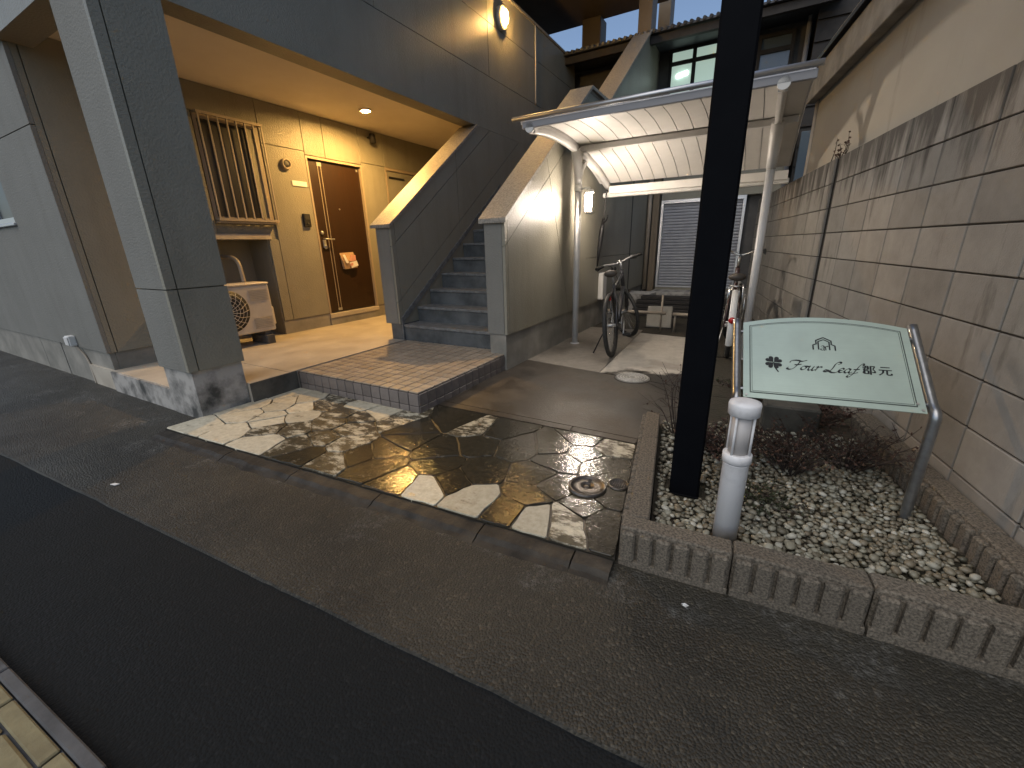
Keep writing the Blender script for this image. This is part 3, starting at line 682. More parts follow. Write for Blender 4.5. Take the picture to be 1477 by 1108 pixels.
part('light_shield', MB().box(-1.752, -1.745, 4.762, 4.838, 1.54, 1.74, .002), 'pipe_dark', t)  # added plate, shields the near stair wall from the tube's light
part('cap', MB().lathe([(.044, .092), (.046, .115), (.035, .128), (0, .130)], (-1.70, 4.80, 1.64), 18), 'white_plastic', t)
part('bottom_cap', MB().lathe([(0, -.125), (.035, -.120), (.044, -.108), (.044, -.10)], (-1.70, 4.80, 1.64), 18), 'white_plastic', t)
part('tube', MB().lathe([(.0, -.080), (.018, -.078), (.022, -.06), (.022, .06), (.018, .071), (0, .072)], (-1.70, 4.80, 1.64), 18), 'bulb_white', t)
part('tube_end', MB().lathe([(.0, -.099), (.024, -.098), (.028, -.084), (.023, -.0805)], (-1.70, 4.80, 1.64), 18), 'bulb_rim_white', t)
part('tube_end', MB().lathe([(.023, .0725), (.028, .078), (.024, .089), (0, .0895)], (-1.70, 4.80, 1.64), 18), 'bulb_rim_white', t)
t = thing('wall_spotlight', 'unlit dark cylinder spotlight high on the passage wall above the door', 'spotlight', (XD, 4.94, 2.70), FB)
part('mount', MB().box(XD, XD+.05, 4.915, 4.965, 2.715, 2.735), 'pipe_dark', t)
part('shade', MB().lathe([(.0, .07), (.035, .068), (.042, .05), (.042, -.05), (.036, -.05), (.034, .02), (0, .03)], (XD+.085, 4.94, 2.70), 18), 'pipe_dark', t)
# small fittings by the door
t = thing('vent_cap', 'round dark vent with a pale rim between the barred window and the door', 'vent', (XD, 3.557, 2.203), FB)
part('rim', MB().lathe([(.062, .0), (.064, .02), (.056, .04), (.046, .042), (.044, .03)], (XD, 3.557, 2.203), 24, 'x'), 'window_frame', t)
part('grille', MB().lathe([(.046, .012), (.040, .030), (.022, .038), (0, .040)], (XD, 3.557, 2.203), 20, 'x'), 'ac_dark', t)
solo('name_plate', MB().box(XD, XD+.010, 3.605, 3.808, 1.972, 2.032, .003), 'paper_white', 'cream rectangular plate on the wall left of the brown door', 'plate', (XD, 3.7, 2.0), FB)
t = thing('intercom', 'black door intercom box on the wall left of the door handle', 'intercom', (XD, 3.715, 1.56), FB)
part('body', MB().box(XD, XD+.028, 3.668, 3.768, 1.50, 1.655, .006), 'black', t)
part('speaker_panel', MB().box(XD+.028, XD+.032, 3.685, 3.750, 1.585, 1.64), 'ac_dark', t); part('button', MB().lathe([(.012, .028), (.010, .034), (0, .035)], (XD, 3.72, 1.535), 12, 'x'), 'pipe_dark', t)
t = thing('leaflet_bag', 'clear bag of white and pink leaflets hanging on the brown door', 'bag', (XD-.03, 4.30, 1.05), FB)
bg_ = MB(); bg_.add([(XD-.022, 4.17, 1.165), (XD-.020, 4.41, 1.175), (XD+.012, 4.18, 1.06), (XD+.016, 4.42, 1.05), (XD+.0, 4.22, .945), (XD+.0, 4.44, .955), (XD-.026, 4.20, .95), (XD-.026, 4.43, .96)], [(0, 1, 3, 2), (2, 3, 5, 4), (4, 5, 7, 6), (0, 6, 7, 1), (0, 2, 4, 6), (1, 7, 5, 3)])
part('film', bg_, 'plastic_film', t)
def leaf(y0, z0, y1, z1, y2, z2, y3, z3, x): return MB().prism([(y0, z0), (y1, z1), (y2, z2), (y3, z3)], 'x', x, x+.003)
part('leaflet', leaf(4.19, 1.14, 4.225, 1.145, 4.28, 1.03, 4.235, 1.025, XD+.017), 'paper_white', t)
part('leaflet', leaf(4.30, 1.055, 4.33, 1.14, 4.36, 1.135, 4.345, 1.05, XD+.019), 'paper_pink', t); part('leaflet', leaf(4.35, 1.05, 4.375, 1.135, 4.41, 1.13, 4.405, 1.06, XD+.021), 'paper_pink', t)
part('leaflet', leaf(4.29, 1.03, 4.42, 1.055, 4.44, .985, 4.32, .955, XD+.019), 'paper_white', t); part('leaflet', leaf(4.30, 1.02, 4.35, 1.03, 4.345, .99, 4.295, .985, XD+.023), 'paper_pink', t)

# ---- air-conditioner outdoor unit in the niche
AX, AY0, AY1, AZ0, AZ1 = -4.78, 2.07, 2.855, .345, .885
t = thing('air_conditioner', 'cream outdoor air-conditioner unit with round fan grille under the barred window', 'air conditioner', (-4.92, 2.46, .2), FB)
part('body', MB().box(AX-.28, AX, AY0, AY1, AZ0, AZ1-.022, .012), 'ac_white', t)
part('top_cover', MB().box(AX-.285, AX+.008, AY0-.006, AY1+.006, AZ1-.021, AZ1, .008), 'ac_white', t)
fc = (AX, AY0+.30, (AZ0+AZ1)/2-.005)
gl = part('fan_grille', MB().lathe([(.225, .0), (.225, .004), (0, .0045)], fc, 36, 'x'), 'ac_dark', t)
for k in range(18):
    a = 2*pi*k/18; a2 = a+.35
    part('grille_rib', MB().tube([(AX+.012, fc[1]+.05*cos(a), fc[2]+.05*sin(a)), (AX+.016, fc[1]+.14*cos(a+.14), fc[2]+.14*sin(a+.14)), (AX+.010, fc[1]+.222*cos(a2), fc[2]+.222*sin(a2))], .0028, 5), 'ac_white', gl)
rg = MB()
for r_ in (.085, .12, .155, .19, .224):
    rg.tube([(AX+.013, fc[1]+r_*cos(2*pi*k/36), fc[2]+r_*sin(2*pi*k/36)) for k in range(36)], .0022, 5, closed=True)
part('grille_rings', rg, 'ac_white', gl, kind='stuff')
part('fan_hub', MB().lathe([(.05, .006), (.048, .016), (.03, .02), (0, .021)], fc, 20, 'x'), 'ac_white', gl)
for zz in [AZ1-.075-.018*i for i in range(7)]+[AZ0+.05+.018*i for i in range(7)]:
    part('louvre', MB().box(AX+.001, AX+.006, AY1-.235, AY1-.03, zz-.005, zz+.003), 'floor_mortar', t)
part('valve_cover', MB().box(AX-.22, AX-.05, AY1+.001, AY1+.045, AZ0+.05, AZ0+.26, .012), 'ac_white', t)
for yy in (AY0+.10, AY1-.14): part('foot', MB().box(AX-.30, AX+.02, yy, yy+.09, .20, .30, .004).box(AX-.26, AX-.02, yy+.01, yy+.08, .30, .344), 'kerb_far', t)
solo('refrigerant_pipe', MB().tube(cat_rom([(-5.0, 2.72, .882), (-5.02, 2.725, 1.0), (-5.06, 2.735, 1.10), (-5.16, 2.74, 1.15), (-5.30, 2.74, 1.16), (-5.515, 2.74, 1.17)], 5), .022, 10), 'pipe_beige', 'short insulated pipe rising from the air conditioner into the niche wall', 'pipe', (-5.0, 2.72, .88), FB)

# utility box low on the left wing
t = thing('utility_box', 'small white socket box with a cable low on the street wall', 'box', (-5.74, 1.40, .42), FB)
part('body', MB().box(-5.80, -5.70, 1.345, 1.40, .375, .475, .006), 'white_plastic', t); part('lid', MB().box(-5.795, -5.705, 1.335, 1.344, .385, .465, .003), 'white_plastic', t)
part('cable', MB().tube(cat_rom([(-5.72, 1.38, .378), (-5.66, 1.405, .30), (-5.60, 1.408, .22), (-5.56, 1.405, .12), (-5.55, 1.40, .0)], 5), .010, 6), 'pipe_beige', t)

# ================================================================== BICYCLE SHELTER
SY = 4.784
cs = thing('bicycle_shelter', 'white steel bicycle shelter with curved panelled roof beside the stairs', 'shelter', (-.92, SY, .04), FB)
ARM = [(3.66, 2.115), (3.98, 2.150), (4.39, 2.152), (4.80, 2.112), (5.20, 2.048), (5.55, 1.972), (5.86, 1.868)]
def armz(y):
    for (a_, za), (b_, zb) in zip(ARM[:-1], ARM[1:]):
        if y <= b_: return za+(zb-za)*(y-a_)/(b_-a_)
    return ARM[-1][1]
curve = cat_rom([(0, y, z) for y, z in ARM], 4)
for xp in (-1.83, 0.0):
    po_ = part('post', MB().cyl((xp, SY, .035), (xp, SY, 1.86), .036, 16), 'white_steel', cs)
    part('base_plate', MB().lathe([(.055, .036), (.055, .045), (.04, .05)], (xp, SY, 0), 16), 'white_steel', po_)
    part('bracket', MB().tube([(xp, SY, 1.80), (xp, SY-.01, 1.92), (xp, SY-.05, 2.06), (xp, SY-.10, 2.15)], [.040, .045, .052, .05], 10).tube([(xp, SY, 1.85), (xp, SY+.10, 2.0), (xp, SY+.2, 2.07)], [.03, .03, .028], 8), 'white_steel', cs)
    a_ = MB(); prof = [(y, z) for _, y, z in curve]
    for (y0, z0), (y1, z1) in zip(prof[:-1], prof[1:]):
        a_.add([(xp-.028, y0, z0), (xp+.028, y0, z0), (xp+.028, y0, z0+.075), (xp-.028, y0, z0+.075), (xp-.028, y1, z1), (xp+.028, y1, z1), (xp+.028, y1, z1+.075), (xp-.028, y1, z1+.075)], [(0, 1, 5, 4), (1, 2, 6, 5), (2, 3, 7, 6), (3, 0, 4, 7)], True)
    a_.box(xp-.028, xp+.028, prof[0][0]-.004, prof[0][0], prof[0][1], prof[0][1]+.075).box(xp-.028, xp+.028, prof[-1][0], prof[-1][0]+.004, prof[-1][1], prof[-1][1]+.075)
    ar = part('rafter', a_, 'white_steel', cs)
    part('end_cap', MB().lathe([(.038, -.03), (.038, -.004), (.03, 0), (0, .001)][::-1], (xp, 3.63, 2.148), 16, 'y'), 'white_plastic', ar)
npan = 15; x0r, x1r = -1.945, .165; pw = (x1r-x0r)/npan
for i in range(npan):
    xa, xb = x0r+pw*i+.0035, x0r+pw*(i+1)-.0035; mb = MB(); P = []
    for _, y, z in curve: P += [(xa, y, z+.080), (xb, y, z+.080), (xb, y, z+.092), (xa, y, z+.092)]
    L_ = len(curve); Fq = []
    for k in range(L_-1): Fq += [(k*4+j, k*4+(j+1) % 4, k*4+4+(j+1) % 4, k*4+4+j) for j in range(4)]
    Fq += [(0, 1, 2, 3), (4*L_-4, 4*L_-3, 4*L_-2, 4*L_-1)]; mb.add(P, Fq, False); part('roof_panel', mb, 'cream_panel', cs)
rs_ = MB(); P = []
for _, y, z in curve: P += [(x0r, y, z+.094), (x1r, y, z+.094), (x1r, y, z+.104), (x0r, y, z+.104)]
rs_.add(P, [(k*4+j, k*4+(j+1) % 4, k*4+4+(j+1) % 4, k*4+4+j) for k in range(L_-1) for j in range(4)]+[(0, 1, 2, 3), (4*L_-4, 4*L_-3, 4*L_-2, 4*L_-1)])
part('roof_skin', rs_, 'alu', cs)
part('purlin', MB().box(-1.80, .15, 4.73, 4.79, armz(4.76)+.022, armz(4.76)+.0765, .003), 'white_steel', cs)
part('front_fascia', MB().box(-1.90, .175, 3.600, 3.628, 2.145, 2.195, .004), 'fascia', cs)
part('front_rail', MB().tube([(-1.985, 3.592, 2.222), (.20, 3.592, 2.222)], .019, 12), 'alu', cs)
part('rear_beam', MB().box(-1.80, .17, 5.80, 5.862, 1.815, 1.905, .004), 'cream_panel', cs)
part('gutter', MB().box(-1.90, .19, 5.868, 5.95, 1.78, 1.835, .008), 'white_plastic', cs)
part('side_trim', MB().tube([(x1r+.004, y, z+.09) for _, y, z in curve], .010, 6), 'alu', cs)

# umbrella hung from the rear of the shelter rafter
t = thing('umbrella', 'folded black umbrella hanging behind the left shelter post', 'umbrella', (-1.84, 5.80, .87), FB)
part('canopy', MB().tube([(-1.93, 5.84, .90), (-1.915, 5.84, 1.1), (-1.885, 5.84, 1.35), (-1.865, 5.84, 1.52)], [.008, .024, .034, .018], 9), 'black', t)
part('handle', MB().tube(cat_rom([(-1.865, 5.84, 1.52), (-1.85, 5.84, 1.68), (-1.845, 5.84, 1.80), (-1.83, 5.845, 1.855), (-1.80, 5.845, 1.84)], 4), .009, 8), 'pipe_dark', t)
part('strap', MB().tube([(-1.875, 5.82, 1.45), (-1.82, 5.80, 1.50), (-1.80, 5.80, 1.56)], [.014, .018, .010], 6), 'black', t)

# ================================================================== BICYCLES (x forward, y left, z up)
def wheel(t, c, r, steer=0, ax=None, spokes=28, metal='chrome'):
    M_ = Matrix.Rotation(steer, 4, 'Z') if ax is None else ax
    def pt(rr, a, y=0): return Vector(c)+M_ @ Vector((rr*cos(a), y, rr*sin(a)))
    wp_ = part('wheel', MB().tube([pt(r-.022, 2*pi*k/40) for k in range(40)], .023, 9, closed=True), 'rubber', t)
    part('rim', MB().tube([pt(r-.048, 2*pi*k/40) for k in range(40)], .010, 6, closed=True), metal, wp_)
    sp = MB()
    for k in range(spokes):
        a = 2*pi*k/spokes; sgn = 1 if k % 2 else -1
        sp.tube([pt(.018, a+sgn*.9, .03*sgn), pt(r-.052, a, 0)], .0013, 4, False)
    part('spokes', sp, 'chrome', wp_, kind='stuff')
    part('hub', MB().cyl(pt(0, 0, -.055), pt(0, 0, .055), .017, 10), 'alu', wp_)
    return wp_
def bike(name, label, base, ang, steer, kindb):
    global T_
    t = thing(name, label, 'bicycle', (0, 0, 0), FW)
    r = .335; wb = 1.05
    fa, ra = (wb, 0, r), (0, 0, r)
    ht, hb = Vector((wb-.20, 0, .86)), Vector((wb-.13, 0, .62))
    bb, stp = Vector((.43, 0, .29)), Vector((.30, 0, .74))
    ax_dir = (ht-hb).normalized()
    SR = Matrix.Rotation(steer, 4, ax_dir)
    def sp_(p): return hb+SR.to_3x3() @ (Vector(p)-hb)
    fc_ = sp_(fa); Mx = SR
    wm = 'pipe_dark' if kindb == 'sport' else 'chrome'; wheel(t, fc_, r, 0, Mx, 28, wm); wheel(t, ra, r, 0, None, 28, wm)
    fm = 'bike_frame' if kindb == 'sport' else 'white_plastic'
    part('frame', MB().tube([hb+ax_dir*-.01, ht], .025, 10).tube([hb+ax_dir*.04, bb], .026, 10).tube([ht-ax_dir*.05, stp*.9+bb*.1] if kindb == 'sport' else [hb+ax_dir*.16, stp*.45+bb*.55], .017, 10).tube([bb, stp], .017, 10).tube([bb, Vector((.22, .055, .315)), Vector((0, .06, r))], .011, 8).tube([bb, Vector((.22, -.055, .315)), Vector((0, -.06, r))], .011, 8).tube([stp*.92+bb*.08, Vector((.15, .05, .56)), Vector((0, .06, r))], .009, 8).tube([stp*.92+bb*.08, Vector((.15, -.05, .56)), Vector((0, -.06, r))], .009, 8), 'bike_frame' if kindb == 'sport' else 'bike_red', t)
    crown = hb-ax_dir*.02
    fk = MB().tube([sp_(crown), sp_(crown+Vector((0, .05, -.01)))], .014, 8).tube([sp_(crown), sp_(crown+Vector((0, -.05, -.01)))], .014, 8)
    for s_ in (1, -1): fk.tube([sp_(crown+Vector((0, .05*s_, 0))), sp_(Vector((wb-.055, .055*s_, .42))), sp_(Vector((wb, .052*s_, r)))], [.015, .013, .008], 8)
    part('fork', fk, 'bike_frame' if kindb == 'sport' else 'chrome', t)
    stem = ht+ax_dir*.09
    if kindb == 'sport':
        hbp = [stem+Vector((.07, s_, z)) for s_, z in ((-.31, .015), (-.18, .02), (-.05, .0), (.05, .0), (.18, .02), (.31, .015))]
        for i, d in ((0, -.04), (5, -.04)): hbp[i] = hbp[i]+Vector((d, 0, 0))
        stp_m = [ht, stem, stem+Vector((.07, 0, 0))]
    else:
        hbp = [stem+Vector((x, s_, z)) for x, s_, z in ((-.20, -.27, .10), (-.08, -.25, .12), (.03, -.12, .09), (.05, 0, .05), (.03, .12, .09), (-.08, .25, .12), (-.20, .27, .10))]
        stp_m = [ht, stem, stem+Vector((.05, 0, .05))]
    hbp = [sp_(p) for p in cat_rom(hbp, 4)]
    hd = part('handlebar', MB().tube(hbp, .0115, 9).tube([sp_(p) for p in stp_m], .015, 9), 'alu' if kindb == 'sport' else 'chrome', t)
    for e0, e1, sgn in ((hbp[0], hbp[4], -1), (hbp[-1], hbp[-5], 1)):
        d = (e1-e0).normalized()
        part('grip', MB().cyl(e0-d*.004, e0+d*.115, .0165, 10), 'rubber', hd)
        q0 = e0+d*.13
        fwd = SR.to_3x3() @ Vector((1, 0, 0))
        part('brake_lever', MB().tube([q0, q0+fwd*.035+Vector((0, 0, -.015)), q0+fwd*.045-d*.09+Vector((0, 0, -.03))], .006, 6), 'black', hd)
    if kindb == 'sport':
        part('bell', MB().lathe([(0, .022), (.018, .018), (.024, .004), (.02, 0)], tuple(hbp[9]+Vector((0, 0, .012))), 12), 'chrome', hd)
        part('lamp', MB().tube([sp_(stem+Vector((.06, .06, -.05))), sp_(stem+Vector((.15, .06, -.06)))], [.022, .026], 10), 'black', t)
        cb = sp_(stem+Vector((.09, .12, 0)))
        part('brake_cables', MB().tube(cat_rom([cb, cb+Vector((.09, -.02, -.02)), cb+Vector((.07, -.08, -.14)), sp_(hb+Vector((.03, .02, .02)))], 5), .0035, 5).tube(cat_rom([sp_(stem+Vector((.09, -.12, 0))), sp_(stem+Vector((.16, -.06, -.04))), sp_(ht+Vector((.05, .0, -.06)))], 5), .0035, 5), 'black', t)
    sz = .86 if kindb == 'sport' else .80
    part('seat_post', MB().cyl(stp, Vector((.272, 0, sz-.03)), .013, 10), 'alu', t)
    sd_ = MB(); P = []; prof = [(.135, .008, .006), (.11, .02, .02), (.03, .028, .030), (-.05, .062, .036), (-.11, .085 if kindb != 'sport' else .07, .042), (-.145, .06, .03)]
    for px_, w_, h_ in prof:
        P += [(.27+px_, w_*cos(a), sz+h_*sin(a)*(1 if sin(a) > 0 else .9)) for a in [2*pi*k/12 for k in range(12)]]
    n0 = 12; sd_.add(P, [(i*n0+k, i*n0+(k+1) % n0, (i+1)*n0+(k+1) % n0, (i+1)*n0+k) for i in range(len(prof)-1) for k in range(n0)]+[tuple(range(n0)), tuple(range(len(P)-n0, len(P)))], True)
    part('saddle', sd_, 'saddle', t)
    ck = part('chainring', MB().lathe([(.09, -.004), (.09, .004), (.06, .004), (.06, -.004)], (bb.x, bb.y-.055, bb.z), 24, 'y').cyl(bb+Vector((0, -.075, 0)), bb+Vector((0, .075, 0)), .014, 8), 'alu', t)
    for s_, a in ((1, .7), (-1, .7+pi)):
        e_ = bb+Vector((.165*cos(a), .075*s_, .165*sin(a)))
        part('crank', MB().tube([bb+Vector((0, .072*s_, 0)), e_], .009, 6), 'alu', t)
        part('pedal', MB().box(e_.x-.045, e_.x+.045, min(e_.y, e_.y+.085*s_), max(e_.y, e_.y+.085*s_), e_.z-.011, e_.z+.011, .004), 'black', t)
    part('chain', MB().tube([bb+Vector((0, -.055, .088)), Vector((0, -.055, r+.036))], .005, 4).tube([bb+Vector((0, -.055, -.088)), Vector((0, -.055, r-.036))], .005, 4), 'black', t)
    if kindb == 'sport':
        part('kickstand', MB().tube([(.04, .06, .30), (.02, .12, .20), (.10, .235, .008)], .008, 7), 'black', t)
        part('reflector', MB().box(-.02, .0, -.022, .022, .60, .64), 'reflector', t)
    else:
        part('kickstand', MB().tube([(0, .07, .31), (-.06, .12, .01), (-.06, -.12, .01), (0, -.07, .31)], .007, 7), 'chrome', t)
        def fen(c, a0, a1, rr, wv, M_=None):
            mb = MB(); P = []; k_ = 16
            for i in range(k_+1):
                a = a0+(a1-a0)*i/k_
                for yy, dr in ((-wv, -.014), (-wv*.5, 0), (wv*.5, 0), (wv, -.014)):
                    q = Vector(((rr+dr)*cos(a), yy, (rr+dr)*sin(a)))
                    P.append(Vector(c)+(M_ @ q if M_ else q))
            return mb.add(P, [(i*4+j, i*4+j+1, i*4+5+j, i*4+4+j) for i in range(k_) for j in range(3)], True)
        part('rear_fender', fen(ra, radians(60), radians(205), r+.020, .030), 'white_plastic', t)
        part('front_fender', fen(fc_, radians(-20), radians(130), r+.020, .030, SR.to_3x3()), 'white_plastic', t)
        part('reflector', MB().lathe([(.030, 0), (.028, .012), (0, .016)], (-.347, 0, .44), 16, 'x').lathe([(0, -.014), (.03, -.01), (.03, 0)], (-.350, 0, .44), 16, 'x'), 'reflector', t)
        part('rear_rack', MB().tube([(.18, .055, .735), (-.20, .06, .745), (-.24, 0, .745), (-.20, -.06, .745), (.18, -.055, .735)], .006, 6).tube([(-.10, .06, .742), (0, .075, r)], .005, 6).tube([(-.10, -.06, .742), (0, -.075, r)], .005, 6), 'chrome', t)
        part('chain_guard', MB().prism([(-.02, .40), (.46, .40), (.54, .31), (.48, .20), (.38, .20), (-.04, .30)], 'y', -.085, -.068), 'chrome', t)
        bc = sp_(stem+Vector((.22, 0, -.10)))
        part('lock_cable', MB().tube([(.02+.05*cos(a), -.09, .50+.12*sin(a)) for a in [2*pi*k/20 for k in range(20)]], .007, 6, closed=True), 'chrome', t)
    BASE[t.name] = Vector((0, 0, 0)); t.location = base; t.rotation_euler = (0, 0, ang)
    return t
bk = bike('bicycle', 'dark sport bicycle on its kickstand by the left shelter post', (-.955, 4.40, .041), math.atan2(1.0, -.045), radians(40), 'sport')
bk.rotation_euler[0] = radians(-6)
bk2 = bike('bicycle', 'city bicycle with white rear mudguard and red reflector by the right shelter post', (.150, 4.79, .041), math.atan2(1.0, .02), radians(-12), 'city')

# ================================================================== BLOCK WALL (frame FK: x = offset w, y = along s)
bw = thing('block_wall', 'tall weathered concrete-block wall along the right of the lot', 'wall', (1.25, 4.0, 0), FK)
part('mortar_core', MB().box(1.199, 1.31, .954, 4.62, -.02, 1.832).box(1.199, 1.31, 4.655, 8.5, -.02, 1.832), 'joint', bw)
bm_ = MB().box(-.002, .10, .0055, .3945, .0038, .1962, .003).mesh('block'); bm_.materials.append(MATS['block'])
bmh = MB().box(-.002, .10, .0055, .1945, .0038, .1962, .003).mesh('block'); bmh.materials.append(MATS['block'])
for r_ in range(9):
    for c_ in range(8):
        inst('block', bm_, bw, (1.19+R.uniform(-.0012, .0012), 1.35+.4*c_+(.0 if c_ < 8 else 0), .04+.2*r_))
    inst('block', bmh, bw, (1.19, 4.42 if False else 4.655, .04+.2*r_))
    for c_ in range(9): inst('block', bm_, bw, (1.19+R.uniform(-.0012, .0012), 4.86+.4*c_, .04+.2*r_))
    inst('block', bm_, bw, (1.19, .95, .04+.2*r_))
# ================================================================== NEIGHBOUR BEHIND THE WALL
nb = thing('plastered_house', 'cream plastered house wall with projecting ledge behind the block wall', 'house', (1.5, 3, 0), FK)
part('wall', MB().box(1.33, 1.9, .70, 6.25, -.02, 3.2), 'plaster', nb)
part('ledge', MB().box(1.235, 1.329, .66, 6.40, 2.655, 2.94, .006), 'cornice', nb)
part('roof', MB().prism([(1.20, 2.96), (1.20, 3.0), (3.6, 4.0), (3.6, 3.9)], 'y', .5, 6.6), 'roof_tile', nb)
part('corner_pipe', MB().cyl((1.322, 6.27, .2), (1.322, 6.27, 2.65), .022, 10), 'pipe_beige', nb)
t = thing('wall_weed', 'small dry weed growing on top of the block wall', 'weed', (1.24, 4.70, 1.83), FK)
wdm = MB(); wlf = MB()
for k in range(9):
    a = R.uniform(0, 2*pi); h_ = R.uniform(.06, .2); e_ = Vector((1.24+.04*cos(a), 4.75+R.uniform(-.25, .25), 1.832))
    tip = e_+Vector((R.uniform(-.03, .03), R.uniform(-.06, .06), h_)); wdm.tube([e_, (e_+tip)/2+Vector((.01, 0, 0)), tip], [.004, .003, .0015], 5)
    for j in range(6):
        p_ = e_.lerp(tip, R.uniform(.3, 1)); d_ = Vector((R.uniform(-1, 1), R.uniform(-1, 1), R.uniform(-.3, .8))).normalized()*.025
        s_ = d_.cross(Vector((R.uniform(-1, 1), R.uniform(-1, 1), R.uniform(-1, 1)))).normalized()*.010
        wlf.add([p_, p_+d_*.5+s_, p_+d_, p_+d_*.5-s_], [(0, 1, 2, 3)])
part('stem', wdm, 'twig', t, kind='stuff'); part('foliage', wlf, 'brown_leaf', t, kind='stuff')

# ================================================================== OLD HOUSE AT THE BACK
oh = thing('old_house', 'dark two-storey house with tiled eaves, shutter and lit upper window behind the lot', 'house', (-2, 9, 0), FB)
HY = 9.0
part('wall', MB().box(-4.6, .2, HY+.02, 13, 3.2, 4.56).box(-4.6, -1.76, HY+.02, 13, -.02, 3.2).box(-1.76, .2, HY+.12, 13, -.02, 3.2), 'house_wall', oh)
part('wall_skirt', MB().box(-1.74, .2, HY-.02, HY+.11, -.02, .34), 'stucco', oh); part('lintel', MB().box(-1.74, .2, HY-.02, HY+.11, 1.96, 3.2), 'stucco', oh)
sh = part('shutter', MB().box(-1.74, -1.69, HY-.03, HY+.06, .345, 1.955, .003).box(-1.69, -.30, HY-.03, HY+.06, 1.89, 1.955, .003).box(-.35, -.30, HY-.03, HY+.06, .345, 1.89, .003).box(-1.69, -.35, HY-.03, HY+.06, .345, .375), 'alu', oh)
for k in range(28):
    z0 = .378+.054*k; part('slat', MB().prism([(HY+.025, z0), (HY+.012, z0+.008), (HY+.008, z0+.027), (HY+.012, z0+.046), (HY+.025, z0+.052)], 'x', -1.688, -.352), 'shutter', sh)
def hwin(x0, x1, z0, z1, zt, lit, nm):
    wn_ = part('window', MB().box(x0, x1, HY-.04, HY+.01, z0, z0+.05).box(x0, x1, HY-.04, HY+.01, z1-.05, z1).box(x0, x0+.05, HY-.04, HY+.01, z0+.05, z1-.05).box(x1-.05, x1, HY-.04, HY+.01, z0+.05, z1-.05).box((x0+x1)/2-.03, (x0+x1)/2+.03, HY-.04, HY+.01, z0+.05, z1-.05).box(x0+.05, (x0+x1)/2-.03, HY-.04, HY+.01, zt-.03, zt+.03).box((x0+x1)/2+.03, x1-.05, HY-.04, HY+.01, zt-.03, zt+.03), 'dark_wood', oh)
    xm = (x0+x1)/2
    for a_, b_ in ((x0+.05, xm-.03), (xm+.03, x1-.05)):
        for c_, d_ in ((z0+.05, zt-.03), (zt+.03, z1-.05)):
            part('pane', MB().box(a_, b_, HY-.012, HY-.006, c_, d_), 'lit_curtain' if lit else 'glass_blue', wn_)
    return wn_
wl_ = hwin(-1.80, -.98, 3.30, 4.36, 4.14, True, '')
part('ceiling_tube', MB().cyl((-1.66, HY-.016, 3.95), (-1.48, HY-.016, 3.98), .035, 8), 'tube_glow', wl_)
hwin(-.90, .06, 3.30, 4.27, 4.04, False, ''); hwin(-2.85, -2.05, 3.30, 4.30, 4.10, False, '')
part('eave_board', MB().box(-4.8, .5, 8.22, 8.30, 4.24, 4.345).box(-4.8, .5, 8.30, HY+.02, 4.40, 4.43), 'dark_wood', oh)
part('roof', MB().prism([(8.16, 4.36), (8.16, 4.39), (11.2, 5.22), (14, 4.6), (14, 4.36)], 'x', -4.8, .55), 'roof_tile', oh)
et = MB()
for k in range(58): et.tube([(-4.76+.092*k, 8.13, 4.385), (-4.76+.092*k, 11.2, 5.22)], .026, 6)
part('eave_tiles', et, 'roof_tile', oh, kind='stuff')
part('fascia_strip', MB().box(-4.6, .2, HY-.02, HY+.018, 4.375, 4.395), 'house_wall', oh)
part('downpipe', MB().cyl((-1.93, 8.86, .30), (-1.93, 8.86, 3.2), .038, 10), 'pipe_beige', oh); part('downpipe', MB().cyl((.22, 8.9, 1.5), (.22, 8.9, 5.0), .035, 10), 'shutter', oh)
part('pillar', MB().box(-2.28, -2.05, 8.55, 8.9, .0, 3.6, .004), 'stucco_brown', oh); part('pillar', MB().box(-1.88, -1.765, 8.90, 9.0, .0, 3.2), 'stucco_brown', oh)
part('dark_pipe', MB().cyl((-2.02, 7.75, .0), (-2.02, 7.75, 3.2), .05, 10), 'pipe_dark', oh)
part('base_step', MB().box(-1.74, .2, 8.4, 8.96, -.02, .30, .01), 'plinth_old', oh)
# dark boarded house beyond, right
th = thing('boarded_house', 'very dark boarded house wall in the gap right of the tiled house', 'house', (1.2, 8.5, 0), FB)
part('wall', MB().box(.30, 3.6, 8.62, 12, -.02, 6.5), 'dark_wood', th)
for k in range(22): part('board', MB().box(.30, 3.6, 8.585, 8.615, .4+.27*k, .4+.27*k+.235), 'dark_wood', th)
part('blue_sheet', MB().box(.33, .75, 8.50, 8.575, 1.75, 2.75, .01), 'glass_blue', th)

# low pipe rail and odds and ends at the end of the drive
t = thing('pipe_rail', 'low cream pipe rail at the end of the drive behind the bicycles', 'rail', (-1.1, 5.95, .04), FB)
part('rail', MB().cyl((-1.85, 5.95, .285), (-.98, 5.95, .285), .022, 10), 'pipe_beige', t); part('rail', MB().cyl((-.89, 5.95, .280), (-.30, 5.95, .275), .022, 10), 'pipe_beige', t)
for x_, z_ in ((-1.04, .52), (-.86, .28), (-1.7, .285), (-.40, .28)): part('leg', MB().cyl((x_, 5.97, .03), (x_, 5.97, z_), .014, 8), 'pipe_beige', t)
def bxo(nm, lab, cat_, x0, x1, y0, y1, z0, z1, mt, rz=0, tilt=0, bev=.01):
    c_ = Vector(((x0+x1)/2, (y0+y1)/2, z0)); M_ = Matrix.Translation(c_) @ Matrix.Rotation(rz, 4, 'Z') @ Matrix.Rotation(tilt, 4, 'X') @ Matrix.Translation(-c_)
    return solo(nm, MB().box(x0, x1, y0, y1, z0, z1, bev, M_), mt, lab, cat_, tuple(c_), FB)
